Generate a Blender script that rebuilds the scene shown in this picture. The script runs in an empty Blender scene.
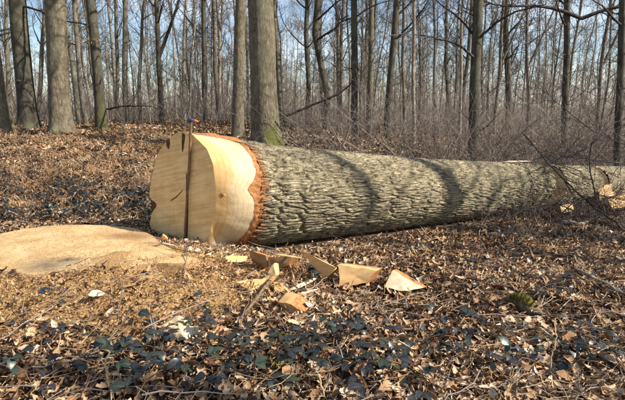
import bpy, math, random
import numpy as np
from mathutils import Vector, Matrix, Quaternion

R = math.radians
rng = np.random.default_rng(7)
random.seed(7)
S = bpy.context.scene
COL = S.collection

# ------------------------------------------------------------------ camera
CAM_H, PITCH, FPX = 1.4, R(11.5), 455.0
cam_d = bpy.data.cameras.new('camera')
cam = bpy.data.objects.new('camera', cam_d)
COL.objects.link(cam)
cam.location = (0, 0, CAM_H)
cam.rotation_euler = (math.pi / 2 - PITCH, 0, 0)
cam_d.sensor_width = 36
cam_d.lens = FPX / 625 * 36
cam_d.clip_start = 0.05
cam_d.clip_end = 3000
S.camera = cam

# ------------------------------------------------------------------ sky, sun, exposure
SUN_AZ, SUN_EL = R(-16), R(37)                      # from the right, a little behind the camera
sun_v = Vector((math.cos(SUN_AZ) * math.cos(SUN_EL), math.sin(SUN_AZ) * math.cos(SUN_EL), math.sin(SUN_EL)))
W = bpy.data.worlds.new('World')
S.world = W
W.use_nodes = True
wn, wl = W.node_tree.nodes, W.node_tree.links
bg = wn['Background']
sky = wn.new('ShaderNodeTexSky')
sky.sky_type = 'NISHITA'
sky.sun_disc = False
sky.sun_elevation = SUN_EL
sky.sun_rotation = math.atan2(sun_v.x, sun_v.y)
sky.air_density = 1.0
sky.dust_density = 0.5
sky.ozone_density = 2.0
tc = wn.new('ShaderNodeTexCoord')
mp = wn.new('ShaderNodeMapping')
mp.inputs['Scale'].default_value = (1.6, 1.6, 5.0)
cn = wn.new('ShaderNodeTexNoise')
cn.inputs['Scale'].default_value = 2.2
cn.inputs['Detail'].default_value = 6
cr = wn.new('ShaderNodeValToRGB')
cr.color_ramp.elements[0].position = 0.46
cr.color_ramp.elements[0].color = (0, 0, 0, 1)
cr.color_ramp.elements[1].position = 0.74
cr.color_ramp.elements[1].color = (0.5, 0.5, 0.5, 1)
cm = wn.new('ShaderNodeMixRGB')
cm.inputs['Color2'].default_value = (9.5, 9.8, 10.3, 1)
wl.new(tc.outputs['Generated'], mp.inputs['Vector'])
wl.new(mp.outputs['Vector'], cn.inputs['Vector'])
wl.new(cn.outputs['Fac'], cr.inputs['Fac'])
wl.new(cr.outputs['Color'], cm.inputs['Fac'])
wl.new(sky.outputs['Color'], cm.inputs['Color1'])
wl.new(cm.outputs['Color'], bg.inputs['Color'])
bg.inputs['Strength'].default_value = 0.092
sl = bpy.data.lights.new('sun', 'SUN')
sl.energy = 5.0
sl.angle = R(0.53)
sl.color = (1.0, 0.93, 0.83)
so = bpy.data.objects.new('sun', sl)
COL.objects.link(so)
so.rotation_euler = sun_v.to_track_quat('Z', 'Y').to_euler()
so.location = (20, -8, 20)
S.view_settings.view_transform = 'Standard'
S.view_settings.look = 'None'
S.view_settings.exposure = 0.80
S.view_settings.gamma = 1
S.cycles.max_bounces = 5
S.cycles.diffuse_bounces = 3
S.cycles.transparent_max_bounces = 4
S.cycles.use_denoising = True

# ------------------------------------------------------------------ numeric helpers
def h3(i, j, k):
    n = (i.astype(np.int64) * 374761393 + j.astype(np.int64) * 668265263 + k.astype(np.int64) * 2147483647) & 0xffffffff
    n = ((n ^ (n >> 13)) * 1274126177) & 0xffffffff
    n = ((n ^ (n >> 16)) * 2246822519) & 0xffffffff
    return ((n ^ (n >> 15)) & 0xffffff) / float(0xffffff)

def vnoise(x, y, z=0.0):
    x, y, z = np.broadcast_arrays(np.asarray(x, float), np.asarray(y, float), np.asarray(z, float))
    i, j, k = np.floor(x), np.floor(y), np.floor(z)
    fx, fy, fz = x - i, y - j, z - k
    fx, fy, fz = [f * f * (3 - 2 * f) for f in (fx, fy, fz)]
    r = 0
    for a in (0, 1):
        for b in (0, 1):
            for c in (0, 1):
                w = (fx if a else 1 - fx) * (fy if b else 1 - fy) * (fz if c else 1 - fz)
                r = r + w * h3(i + a, j + b, k + c)
    return r

def fbm(x, y, z=0.0, o=4):
    r, a, t = 0, 1.0, 0
    for q in range(o):
        r = r + a * vnoise(x * 2**q + 17 * q, y * 2**q + 5 * q, np.asarray(z) * 2**q + 3 * q)
        t += a
        a *= 0.5
    return r / t

def sstep(a, b, x):
    t = np.clip((x - a) / (b - a), 0, 1)
    return t * t * (3 - 2 * t)

def ground_z(x, y):
    x, y = np.asarray(x, float), np.asarray(y, float)
    rise = (y - 5.2) - 0.45 * (x + 1.0)
    up = 0.078 * 0.5 * (rise + np.sqrt(rise * rise + 1.0))          # bank rising to the back left
    up = 1.05 * np.tanh(up / 1.05)
    far = 1 - sstep(17, 34, np.hypot(x, y))
    z = up * far - 0.022 * np.clip(x + 0.6, 0, 7) * far
    near = np.exp(-(np.hypot(x, y) / 22) ** 2)
    z = z + near * (0.10 * (vnoise(x * .9, y * .9, 4) - .5) + 0.05 * (vnoise(x * 3, y * 3, 9) - .5) + 0.03 * (vnoise(x * 9, y * 9, 2) - .5))
    z = z - .13 * np.exp(-((x + 1.12) / .22) ** 2 - ((y - 3.34) / .13) ** 2)     # hollow under the torn stump lip
    # the log has pressed the litter down along its near side
    sl_ = (x + 1.25) * .897 + (y - 4.42) * .442
    al_ = (x + 1.25) * .442 - (y - 4.42) * .897
    press = np.exp(-((al_ - .45) / .6) ** 2) * sstep(.2, .9, sl_) * (1 - sstep(6, 8, sl_))
    z = z * (1 - .6 * press) - .075 * press
    # sawdust heaped round the stump
    z = z + 0.17 * np.exp(-(((x + 1.95) / 1.45) ** 2 + ((y - 3.5) / .78) ** 2) ** 1.6) * .85
    return z

CF = np.array([0, math.cos(PITCH), -math.sin(PITCH)])
CU = np.array([0, math.sin(PITCH), math.cos(PITCH)])
CR = np.array([1., 0, 0])
CO = np.array([0, 0, CAM_H])

def ray(px, py):
    d = CF + (px - 312.5) / FPX * CR - (py - 200) / FPX * CU
    return d / np.linalg.norm(d)

def at(px, py, z=0.0):
    """point at height z above the flat datum seen in that direction"""
    d = ray(px, py)
    return CO + d * ((z - CAM_H) / d[2])

def atg(px, py, dz=0.0):
    """point on the terrain (plus dz)"""
    d = ray(px, py)
    t = np.arange(1.0, 40, .02)
    P = CO + t[:, None] * d
    return P[np.argmax(P[:, 2] < ground_z(P[:, 0], P[:, 1]) + dz)]

def atg_many(px, py):
    d = CF + (np.asarray(px)[:, None] - 312.5) / FPX * CR - (np.asarray(py)[:, None] - 200) / FPX * CU
    d /= np.linalg.norm(d, axis=1, keepdims=True)
    t = np.full(len(d), 1.6)
    for _ in range(420):
        P = CO + t[:, None] * d
        g_ = P[:, 2] - ground_z(P[:, 0], P[:, 1])
        t = t + np.where(g_ > 0, np.clip(g_ * .7, .004, .5), 0)
        if _ > 30 and (g_ < .006).all(): break
    return CO + t[:, None] * d

def on_plane(px, py, P, n):
    d = ray(px, py)
    return CO + d * (np.dot(P - CO, n) / np.dot(d, n))

# ------------------------------------------------------------------ mesh helpers
def new_mesh(name, V, F, mat=None, smooth=True, attrs=None):
    V = np.asarray(V, np.float32).reshape(-1, 3)
    me = bpy.data.meshes.new(name)
    me.vertices.add(len(V))
    me.vertices.foreach_set('co', V.ravel())
    groups = F if isinstance(F, list) else [F]
    groups = [np.asarray(g, np.int32) for g in groups if len(g)]
    loops = np.concatenate([g.ravel() for g in groups])
    sizes = np.concatenate([np.full(len(g), g.shape[1], np.int32) for g in groups])
    starts = np.concatenate([[0], np.cumsum(sizes)[:-1]]).astype(np.int32)
    me.loops.add(len(loops))
    me.loops.foreach_set('vertex_index', loops)
    me.polygons.add(len(sizes))
    me.polygons.foreach_set('loop_start', starts)
    me.update(calc_edges=True)
    me.validate()
    if smooth:
        me.polygons.foreach_set('use_smooth', np.ones(len(me.polygons), bool))
    for k, a in (attrs or {}).items():
        at_ = me.attributes.new(k, 'FLOAT', 'POINT')
        at_.data.foreach_set('value', np.asarray(a, np.float32))
    if mat:
        me.materials.append(mat)
    return me

def link(name, me, parent=None):
    o = bpy.data.objects.new(name, me)
    COL.objects.link(o)
    if parent:
        o.parent = parent
    return o

def tag(o, label=None, cat=None, group=None, kind=None):
    if label: o['label'] = label
    if cat: o['category'] = cat
    if group: o['group'] = group
    if kind: o['kind'] = kind
    return o

def thing(name, loc, label, cat, group=None):
    o = bpy.data.objects.new(name, None)
    o.empty_display_size = 0.1
    COL.objects.link(o)
    o.location = tuple(float(c) for c in loc)
    return tag(o, label, cat, group)

def part(name, V, F, mat, parent, smooth=True, attrs=None):
    """V in world coordinates; parent is an unrotated Empty"""
    V = np.asarray(V, float).reshape(-1, 3) - np.array(parent.location)
    return link(name, new_mesh(name, V, F, mat, smooth, attrs), parent)

def copy_tree(o, parent=None):
    c = o.copy()
    COL.objects.link(c)
    if parent:
        c.parent = parent
    for ch in list(o.children):
        copy_tree(ch, c)
    return c

def unit(v):
    return v / np.maximum(np.linalg.norm(v, axis=-1, keepdims=True), 1e-9)

def tubes(P, Rr, sides, cap=False):
    """P (K,N,3), Rr (K,N) -> verts, quads"""
    P = np.asarray(P, float)
    K, N = P.shape[:2]
    T = unit(np.gradient(P, axis=1))
    mean = unit(T.mean(axis=1))
    ref = np.where(np.abs(mean[:, 2:3]) > .75, np.array([[1., 0, 0]]), np.array([[0, 0, 1.]]))[:, None, :]
    n1 = unit(np.cross(T, np.broadcast_to(ref, T.shape)))
    n2 = np.cross(T, n1)
    a = np.arange(sides) / sides * 2 * np.pi
    V = P[:, :, None, :] + np.asarray(Rr)[:, :, None, None] * (np.cos(a)[None, None, :, None] * n1[:, :, None, :] + np.sin(a)[None, None, :, None] * n2[:, :, None, :])
    idx = np.arange(K * N * sides).reshape(K, N, sides)
    q = np.stack([idx[:, :-1, :], np.roll(idx, -1, 2)[:, :-1, :], np.roll(idx, -1, 2)[:, 1:, :], idx[:, 1:, :]], -1)
    return V.reshape(-1, 3), q.reshape(-1, 4)

class Bag:
    def __init__(self):
        self.V, self.Q, self.T, self.n, self.A = [], [], [], 0, []
    def add(self, V, F, a=0.0):
        V = np.asarray(V).reshape(-1, 3)
        F = np.asarray(F)
        (self.Q if F.shape[1] == 4 else self.T).append(F + self.n)
        self.V.append(V)
        self.A.append(np.broadcast_to(np.asarray(a, float), (len(V),)))
        self.n += len(V)
    def tube(self, P, r, sides=5, a=0.0):
        P = np.asarray(P, float)
        if P.ndim == 2:
            P = P[None]
            r = np.asarray(r)[None]
        V, Q = tubes(P, r, sides)
        self.add(V, Q, a)
    def faces(self):
        f = []
        if self.Q: f.append(np.concatenate(self.Q))
        if self.T: f.append(np.concatenate(self.T))
        return f
    def verts(self):
        return np.concatenate(self.V)
    def attr(self):
        return np.concatenate(self.A)
    def mesh(self, name, mat, smooth=True, attr=None):
        return new_mesh(name, self.verts(), self.faces(), mat, smooth, {attr: self.attr()} if attr else None)

# ------------------------------------------------------------------ materials
def mat(name, rough=0.85, spec=0.3):
    m = bpy.data.materials.new(name)
    m.use_nodes = True
    b = m.node_tree.nodes['Principled BSDF']
    b.inputs['Roughness'].default_value = rough
    b.inputs['Specular IOR Level'].default_value = spec
    return m, m.node_tree.nodes, m.node_tree.links, b

def ramp(n, stops):
    r = n.new('ShaderNodeValToRGB')
    e = r.color_ramp.elements
    while len(e) < len(stops):
        e.new(0.5)
    for q, (p, c) in zip(e, stops):
        q.position = p
        q.color = (*c, 1) if len(c) == 3 else c
    return r

def noise(n, l, scale, detail=4, rough=.6, stretch=None, coord='Object', rot=None):
    t = n.new('ShaderNodeTexCoord')
    x = n.new('ShaderNodeTexNoise')
    x.inputs['Scale'].default_value = scale
    x.inputs['Detail'].default_value = detail
    x.inputs['Roughness'].default_value = rough
    if stretch:
        mpn = n.new('ShaderNodeMapping')
        mpn.inputs['Scale'].default_value = stretch
        if rot:
            m0 = n.new('ShaderNodeMapping')
            m0.inputs['Rotation'].default_value = rot
            l.new(t.outputs[coord], m0.inputs['Vector'])
            l.new(m0.outputs['Vector'], mpn.inputs['Vector'])
        if not rot:
            l.new(t.outputs[coord], mpn.inputs['Vector'])
        l.new(mpn.outputs['Vector'], x.inputs['Vector'])
    else:
        l.new(t.outputs[coord], x.inputs['Vector'])
    return x

def mixc(n, l, fac, a, b, mode='MIX'):
    m = n.new('ShaderNodeMixRGB')
    m.blend_type = mode
    for key, v in (('Fac', fac), ('Color1', a), ('Color2', b)):
        if isinstance(v, (int, float)):
            m.inputs[key].default_value = v
        elif isinstance(v, tuple):
            m.inputs[key].default_value = (*v, 1)
        else:
            l.new(v, m.inputs[key])
    return m.outputs['Color']

def bump(n, l, b, h, strength=.5, dist=.01):
    x = n.new('ShaderNodeBump')
    x.inputs['Strength'].default_value = strength
    x.inputs['Distance'].default_value = dist
    l.new(h, x.inputs['Height'])
    l.new(x.outputs['Normal'], b.inputs['Normal'])

def attrn(n, name):
    a = n.new('ShaderNodeAttribute')
    a.attribute_name = name
    return a.outputs['Fac']

def m_bark(name, c0, c1, c2, moss=False, stretch=(14, 14, 3.2), bs=.9, lichen=True):
    m, n, l, b = mat(name, .9, .2)
    a = noise(n, l, 2.0, 8, .75, stretch)
    r = ramp(n, [(.34, c0), (.5, c1), (.66, c2)])
    l.new(a.outputs['Fac'], r.inputs['Fac'])
    col = r.outputs['Color']
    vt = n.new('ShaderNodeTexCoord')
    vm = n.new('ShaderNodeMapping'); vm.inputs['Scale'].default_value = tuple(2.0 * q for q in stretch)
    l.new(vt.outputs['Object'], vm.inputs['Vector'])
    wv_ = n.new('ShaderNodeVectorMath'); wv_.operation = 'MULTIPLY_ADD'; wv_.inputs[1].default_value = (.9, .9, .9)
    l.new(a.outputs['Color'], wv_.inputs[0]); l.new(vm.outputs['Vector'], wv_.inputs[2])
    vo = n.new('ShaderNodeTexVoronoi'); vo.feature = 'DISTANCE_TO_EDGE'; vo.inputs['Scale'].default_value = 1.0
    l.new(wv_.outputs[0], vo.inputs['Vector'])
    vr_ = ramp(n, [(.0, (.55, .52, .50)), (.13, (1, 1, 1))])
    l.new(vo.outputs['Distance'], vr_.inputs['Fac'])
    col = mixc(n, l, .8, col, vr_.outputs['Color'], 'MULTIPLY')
    mt = noise(n, l, 7, 6, .7)
    mr = ramp(n, [(.38, (.62, .60, .58)), (.55, (1, 1, 1)), (.68, (1.25, 1.24, 1.2))])
    l.new(mt.outputs['Fac'], mr.inputs['Fac'])
    col = mixc(n, l, 1.0, col, mr.outputs['Color'], 'MULTIPLY')
    f = noise(n, l, 1.1, 4)
    rf = ramp(n, [(.45, (0, 0, 0)), (.68, (.42, .42, .42))])
    l.new(f.outputs['Fac'], rf.inputs['Fac'])
    if lichen:
        col = mixc(n, l, rf.outputs['Color'], col, (.19, .20, .11))
    if moss:
        ms = mixc(n, l, noise(n, l, 40, 3).outputs['Fac'], (.04, .055, .01), (.19, .19, .03))
        col = mixc(n, l, attrn(n, 'moss'), col, ms)
    l.new(col, b.inputs['Base Color'])
    bump(n, l, b, a.outputs['Fac'], bs, .03)
    return m

M = {}
M['tree_bark'] = m_bark('tree_bark', (.085, .068, .046), (.19, .155, .105), (.31, .265, .19), True)
M['tree_bark_dark'] = m_bark('tree_bark_dark', (.05, .042, .033), (.10, .085, .065), (.17, .15, .115), True)
M['pole_bark'] = m_bark('pole_bark', (.12, .10, .075), (.22, .19, .145), (.34, .30, .235))
M['pole_bark_pale'] = m_bark('pole_bark_pale', (.22, .19, .15), (.36, .315, .25), (.48, .43, .35))
M['twig'] = m_bark('twig', (.10, .08, .062), (.19, .155, .12), (.31, .26, .20), stretch=(3, 3, 3), bs=.2, lichen=False)
M['twig_dark'] = m_bark('twig_dark', (.035, .028, .024), (.065, .053, .045), (.13, .11, .09), stretch=(4, 4, 4), bs=.2, lichen=False)
M['twig_pale'] = m_bark('twig_pale', (.20, .165, .12), (.31, .26, .19), (.43, .37, .28), stretch=(4, 4, 4), bs=.2, lichen=False)

def m_brush():
    m, n, l, b = mat('brush_twigs', .9, .2)
    r = ramp(n, [(0, (.06, .046, .038)), (.4, (.15, .118, .098)), (.75, (.27, .22, .18)), (1, (.42, .36, .29))])
    l.new(attrn(n, 'tone'), r.inputs['Fac'])
    l.new(r.outputs['Color'], b.inputs['Base Color'])
    return m
M['brush'] = m_brush()

def m_litter():
    m, n, l, b = mat('dead_leaves', .75, .3)
    r = ramp(n, [(0, (.055, .034, .022)), (.22, (.14, .076, .040)), (.42, (.32, .175, .082)), (.6, (.45, .28, .145)),
                 (.78, (.54, .38, .235)), (.92, (.60, .46, .31)), (1, (.64, .53, .40))])
    l.new(attrn(n, 'tone'), r.inputs['Fac'])
    v = noise(n, l, 60, 4)
    vr = ramp(n, [(.3, (.72, .70, .68)), (.7, (1.1, 1.1, 1.1))])
    l.new(v.outputs['Fac'], vr.inputs['Fac'])
    l.new(mixc(n, l, 1.0, r.outputs['Color'], vr.outputs['Color'], 'MULTIPLY'), b.inputs['Base Color'])
    bump(n, l, b, v.outputs['Fac'], .7, .008)
    return m
M['litter'] = m_litter()

def m_bramble():
    m, n, l, b = mat('bramble_leaf', .36, .5)
    r = ramp(n, [(0, (.024, .012, .018)), (.3, (.018, .018, .022)), (.6, (.020, .032, .018)), (.85, (.036, .062, .026)), (1, (.09, .12, .05))])
    l.new(attrn(n, 'tone'), r.inputs['Fac'])
    v = noise(n, l, 45, 3)
    cc = mixc(n, l, v.outputs['Fac'], r.outputs['Color'], (.030, .034, .032))
    rb = ramp(n, [(.03, (.55, .55, .55)), (.10, (0, 0, 0))])
    l.new(attrn(n, 'rib'), rb.inputs['Fac'])
    l.new(mixc(n, l, rb.outputs['Color'], cc, (.12, .13, .075)), b.inputs['Base Color'])
    bump(n, l, b, v.outputs['Fac'], .35, .004)
    return m
M['bramble'] = m_bramble()

def m_ground():
    m, n, l, b = mat('forest_soil', .95, .15)
    a = noise(n, l, 14, 8, .75)
    r = ramp(n, [(.3, (.035, .024, .016)), (.5, (.10, .062, .036)), (.68, (.22, .145, .085))])
    l.new(a.outputs['Fac'], r.inputs['Fac'])
    g = noise(n, l, 60, 5, .7)
    sd = ramp(n, [(.3, (.26, .15, .06)), (.55, (.48, .29, .12)), (.75, (.62, .42, .20))])
    l.new(g.outputs['Fac'], sd.inputs['Fac'])
    col = mixc(n, l, attrn(n, 'sawdust'), r.outputs['Color'], sd.outputs['Color'])
    fc = mixc(n, l, noise(n, l, .12, 3).outputs['Fac'], (.17, .115, .07), (.20, .19, .09))
    col = mixc(n, l, attrn(n, 'far'), col, fc)
    l.new(col, b.inputs['Base Color'])
    bump(n, l, b, g.outputs['Fac'], .8, .02)
    return m
M['ground'] = m_ground()

def m_log_bark():
    m, n, l, b = mat('furrowed_bark', .92, .2)
    a = noise(n, l, 9, 6, .7)
    r = ramp(n, [(.3, (.13, .105, .072)), (.5, (.33, .275, .17)), (.68, (.53, .455, .30))])
    l.new(a.outputs['Fac'], r.inputs['Fac'])
    g = noise(n, l, 1.7, 5, .6)
    gr = ramp(n, [(.42, (0, 0, 0)), (.66, (.5, .5, .5))])
    l.new(g.outputs['Fac'], gr.inputs['Fac'])
    col = mixc(n, l, gr.outputs['Color'], r.outputs['Color'], (.27, .235, .15))
    rb = mixc(n, l, noise(n, l, 30, 4).outputs['Fac'], (.14, .055, .024), (.46, .20, .075))
    col = mixc(n, l, attrn(n, 'rust'), col, rb)
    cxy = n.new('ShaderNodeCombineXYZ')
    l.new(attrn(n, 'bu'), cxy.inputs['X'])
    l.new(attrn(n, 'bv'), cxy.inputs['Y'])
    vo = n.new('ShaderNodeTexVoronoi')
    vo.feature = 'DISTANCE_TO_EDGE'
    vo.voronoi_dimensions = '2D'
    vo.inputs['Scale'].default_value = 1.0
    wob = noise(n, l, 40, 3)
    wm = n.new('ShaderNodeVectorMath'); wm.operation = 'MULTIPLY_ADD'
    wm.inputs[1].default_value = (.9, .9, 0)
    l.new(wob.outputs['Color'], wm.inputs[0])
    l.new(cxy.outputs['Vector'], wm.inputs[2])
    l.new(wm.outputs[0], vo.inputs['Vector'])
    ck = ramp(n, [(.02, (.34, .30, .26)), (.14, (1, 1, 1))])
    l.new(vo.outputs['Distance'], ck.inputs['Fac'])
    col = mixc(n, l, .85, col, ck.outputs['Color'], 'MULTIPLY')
    l.new(col, b.inputs['Base Color'])
    f = noise(n, l, 60, 7, .75)
    ad = n.new('ShaderNodeMath'); ad.operation = 'MULTIPLY_ADD'
    ad.inputs[1].default_value = .5
    cl = n.new('ShaderNodeMath'); cl.operation = 'MINIMUM'; cl.inputs[1].default_value = .22
    l.new(vo.outputs['Distance'], cl.inputs[0])
    l.new(f.outputs['Fac'], ad.inputs[0])
    m3 = n.new('ShaderNodeMath'); m3.operation = 'MULTIPLY'; m3.inputs[1].default_value = 3.0
    l.new(cl.outputs[0], m3.inputs[0])
    l.new(m3.outputs[0], ad.inputs[2])
    bump(n, l, b, ad.outputs[0], .9, .016)
    return m
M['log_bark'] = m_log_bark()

def m_wood(name, c0, c1, c2, ring=0, saw=0.0, rings_attr=None, bs=.35, dirt=0.0):
    m, n, l, b = mat(name, .7, .3)
    a = noise(n, l, 4.5, 6, .65)
    r = ramp(n, [(.3, c0), (.52, c1), (.72, c2)])
    l.new(a.outputs['Fac'], r.inputs['Fac'])
    col = r.outputs['Color']
    h = noise(n, l, 70, 4).outputs['Fac']
    if rings_attr:
        w = n.new('ShaderNodeTexWave')
        w.wave_type = 'BANDS'
        w.bands_direction = 'X'
        w.inputs['Scale'].default_value = ring
        w.inputs['Distortion'].default_value = 5.0
        w.inputs['Detail'].default_value = 3
        w.inputs['Detail Scale'].default_value = 1.2
        cx = n.new('ShaderNodeCombineXYZ')
        l.new(attrn(n, rings_attr), cx.inputs['X'])
        nz = noise(n, l, 2.0, 2)
        l.new(nz.outputs['Fac'], cx.inputs['Y'])
        l.new(cx.outputs['Vector'], w.inputs['Vector'])
        wr = ramp(n, [(0, (.74, .60, .42)), (.22, (1, 1, 1))])
        l.new(w.outputs['Fac'], wr.inputs['Fac'])
        col = mixc(n, l, .38, col, wr.outputs['Color'], 'MULTIPLY')
    if saw:
        s = noise(n, l, 1.0, 3, .5, (2.2, 2.2, saw), rot=(.0, .28, 0))
        sr = ramp(n, [(.38, (.82, .74, .64)), (.5, (.97, .95, .92)), (.62, (1.06, 1.05, 1.04))])
        l.new(s.outputs['Fac'], sr.inputs['Fac'])
        col = mixc(n, l, .75, col, sr.outputs['Color'], 'MULTIPLY')
        h = s.outputs['Fac']
    if dirt:
        d = noise(n, l, 22, 6, .75)
        dr = ramp(n, [(.5, (0, 0, 0)), (.72, (dirt, dirt, dirt))])
        l.new(d.outputs['Fac'], dr.inputs['Fac'])
        col = mixc(n, l, dr.outputs['Color'], col, (.16, .085, .04))
    l.new(col, b.inputs['Base Color'])
    bump(n, l, b, h, bs, .006)
    return m, n, l, b
M['end_wood'] = m_wood('fresh_end_wood', (.68, .42, .18), (.80, .56, .28), (.86, .68, .42), saw=30.0, dirt=.2)[0]
M['butt'] = m_wood('sawn_butt_wood', (.70, .45, .18), (.82, .57, .26), (.86, .66, .35), saw=40.0, dirt=.2)[0]
M['wedge_wood'] = m_wood('split_offcut_wood', (.56, .32, .13), (.68, .43, .19), (.76, .54, .28), saw=24.0, dirt=.2)[0]
M['grey_wood'] = m_wood('weathered_offcut_wood', (.30, .20, .11), (.42, .29, .17), (.52, .39, .25), saw=24.0, dirt=.3)[0]  # darker offcut wood for the log-foot pieces, their shade put into the colour
M['pale_wood'] = m_wood('pale_chip_wood', (.62, .46, .26), (.74, .60, .40), (.82, .72, .54), saw=24.0, dirt=.15)[0]

def m_notch():
    m, n, l, b = m_wood('sloping_cut_wood', (.54, .40, .22), (.63, .50, .31), (.69, .58, .40), ring=2.2, rings_attr='across', dirt=.1)
    old = b.inputs['Base Color'].links[0].from_socket
    r = ramp(n, [(0, (.97, .76, .48)), (.36, (.96, .80, .56)), (.5, (1.0, .97, .90)), (1, (1.0, 1.02, 1.04))])
    ad = n.new('ShaderNodeMath'); ad.operation = 'ADD'
    nz = noise(n, l, 3.5, 4)
    sc = n.new('ShaderNodeMath'); sc.operation = 'MULTIPLY_ADD'
    sc.inputs[1].default_value = .5; sc.inputs[2].default_value = -.25
    l.new(nz.outputs['Fac'], sc.inputs[0])
    l.new(sc.outputs[0], ad.inputs[0])
    l.new(attrn(n, 'across'), ad.inputs[1])
    l.new(ad.outputs[0], r.inputs['Fac'])
    l.new(mixc(n, l, 1.0, old, r.outputs['Color'], 'MULTIPLY'), b.inputs['Base Color'])
    return m
M['notch'] = m_notch()

def m_simple(name, c0, c1, scale=20, rough=.85, bs=.4, stretch=None, spec=.25):
    m, n, l, b = mat(name, rough, spec)
    a = noise(n, l, scale, 5, .65, stretch)
    r = ramp(n, [(.32, c0), (.68, c1)])
    l.new(a.outputs['Fac'], r.inputs['Fac'])
    l.new(r.outputs['Color'], b.inputs['Base Color'])
    bump(n, l, b, a.outputs['Fac'], bs, .008)
    return m
M['inner_bark'] = m_simple('inner_bark', (.24, .085, .028), (.60, .28, .10), 40, bs=.9)
M['dark_inclusion'] = m_simple('bark_inclusion', (.03, .015, .008), (.17, .075, .03), 30)
M['stain'] = m_simple('tannin_stain', (.06, .055, .05), (.17, .14, .10), 25)
M['stick'] = m_simple('brown_stick', (.12, .062, .03), (.28, .15, .072), 30, .6)
M['stump_side'] = m_simple('stump_side_fibre', (.16, .08, .035), (.46, .29, .13), 45, .9, 1.0)
M['blue'] = m_simple('blue_plastic', (.02, .05, .16), (.035, .08, .22), 30, .45, .1)
M['orange'] = m_simple('orange_plastic', (.75, .15, .03), (.85, .21, .05), 30, .45, .1)
M['moss'] = m_simple('moss', (.04, .05, .008), (.20, .17, .03), 60, .95, 1.0)
M['sawdust'] = m_simple('sawdust_flakes', (.46, .28, .12), (.70, .52, .30), 40)
M['old_wood'] = m_simple('rotten_wood', (.06, .04, .022), (.27, .19, .11), 26, .95, 1.0, (1, 1, .4))
M['straw'] = m_simple('dry_straw', (.42, .28, .13), (.62, .46, .26), 14)
M['bracken'] = None

def m_bracken():
    m, n, l, b = mat('dead_bracken', .85, .2)
    r = ramp(n, [(0, (.18, .09, .042)), (.5, (.36, .21, .105)), (1, (.54, .38, .22))])
    l.new(attrn(n, 'tone'), r.inputs['Fac'])
    l.new(r.outputs['Color'], b.inputs['Base Color'])
    return m
M['bracken'] = m_bracken()

def m_stump():
    m, n, l, b = m_wood('stump_top_wood', (.44, .275, .12), (.57, .385, .18), (.67, .49, .265), saw=0, dirt=.45, bs=.8)
    old = b.inputs['Base Color'].links[0].from_socket
    nz = noise(n, l, 9, 5)
    sf = n.new('ShaderNodeMath'); sf.operation = 'MULTIPLY'
    rr = ramp(n, [(.25, (0, 0, 0)), (.5, (1, 1, 1))])
    l.new(nz.outputs['Fac'], rr.inputs['Fac'])
    l.new(rr.outputs['Color'], sf.inputs[0])
    l.new(attrn(n, 'stain'), sf.inputs[1])
    c = mixc(n, l, sf.outputs[0], old, (.055, .055, .055))
    c = mixc(n, l, attrn(n, 'brown'), c, (.27, .14, .055))
    l.new(c, b.inputs['Base Color'])
    return m
M['stump'] = m_stump()

# ------------------------------------------------------------------ ground
gx = np.concatenate([-np.geomspace(7, 900, 40)[::-1], np.arange(-6.95, 8.0, .072), np.geomspace(8.05, 900, 40)])
gy = np.concatenate([-np.geomspace(1.0, 900, 34)[::-1], np.arange(-.9, 1.7, .2), np.arange(1.75, 9, .072), np.arange(9.1, 20, .16), np.geomspace(20.3, 1500, 50)])
GX, GY = np.meshgrid(gx, gy)
GZ = ground_z(GX, GY)
nx, ny = len(gx), len(gy)
gi = np.arange(nx * ny).reshape(ny, nx)
gq = np.stack([gi[:-1, :-1], gi[:-1, 1:], gi[1:, 1:], gi[1:, :-1]], -1).reshape(-1, 4)

def sawdust_f(x, y):
    d = np.sqrt(((x + 1.6) / 1.55) ** 2 + ((y - 3.35) / .85) ** 2) + .55 * (fbm(x * 3, y * 3, 1) - .5)
    e = np.sqrt(((x + .55) / .75) ** 2 + ((y - 3.75) / .55) ** 2) + .6 * (fbm(x * 4, y * 4, 6) - .5)
    return np.maximum(1 - sstep(.75, 1.15, d), .6 * (1 - sstep(.6, 1.1, e)))

ground = link('ground', new_mesh('ground', np.stack([GX, GY, GZ], -1), gq, M['ground'], True,
              {'sawdust': sawdust_f(GX, GY).ravel(), 'far': sstep(11, 20, np.hypot(GX, GY)).ravel()}))
tag(ground, 'brown woodland floor of soil and sawdust under the leaves', kind='structure')

# ------------------------------------------------------------------ the felled log
AX = np.array([.897, .442, 0]); AX /= np.linalg.norm(AX)
SIDE = np.array([AX[1], -AX[0], 0])                                    # towards the camera
C0 = np.array([-1.25, 4.42, 0])
RS = np.array([-1, 0, .3, .6, 1.0, 1.6, 3.0, 5.8, 9]); RV = np.array([.64, .585, .565, .545, .525, .495, .425, .335, .27])
def log_R(s): return np.interp(s, RS, RV)
def log_zc(s): return log_R(s) - .03 - .02 * np.clip(s, 0, 9)
def log_pt(s, th, r):
    s, th, r = np.broadcast_arrays(s, th, r)
    c = C0 + s[..., None] * AX
    c = c + np.stack([0 * s, 0 * s, log_zc(s)], -1)
    return c + r[..., None] * (np.cos(th)[..., None] * SIDE + np.sin(th)[..., None] * np.array([0, 0, 1.]))
def log_coords(p):
    d = p - C0
    s = d @ AX
    a, z = d @ SIDE, p[..., 2] - log_zc(s)
    return s, np.arctan2(z, a), np.hypot(a, z)
def hit_log(px, py):
    d = ray(px, py)
    t = np.arange(2.5, 9, .004)
    P = CO + t[:, None] * d
    s, th, r = log_coords(P)
    e = r - log_R(s)
    i = np.argmax(e < 0) if (e < 0).any() else np.argmin(e)
    return P[i]

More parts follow.
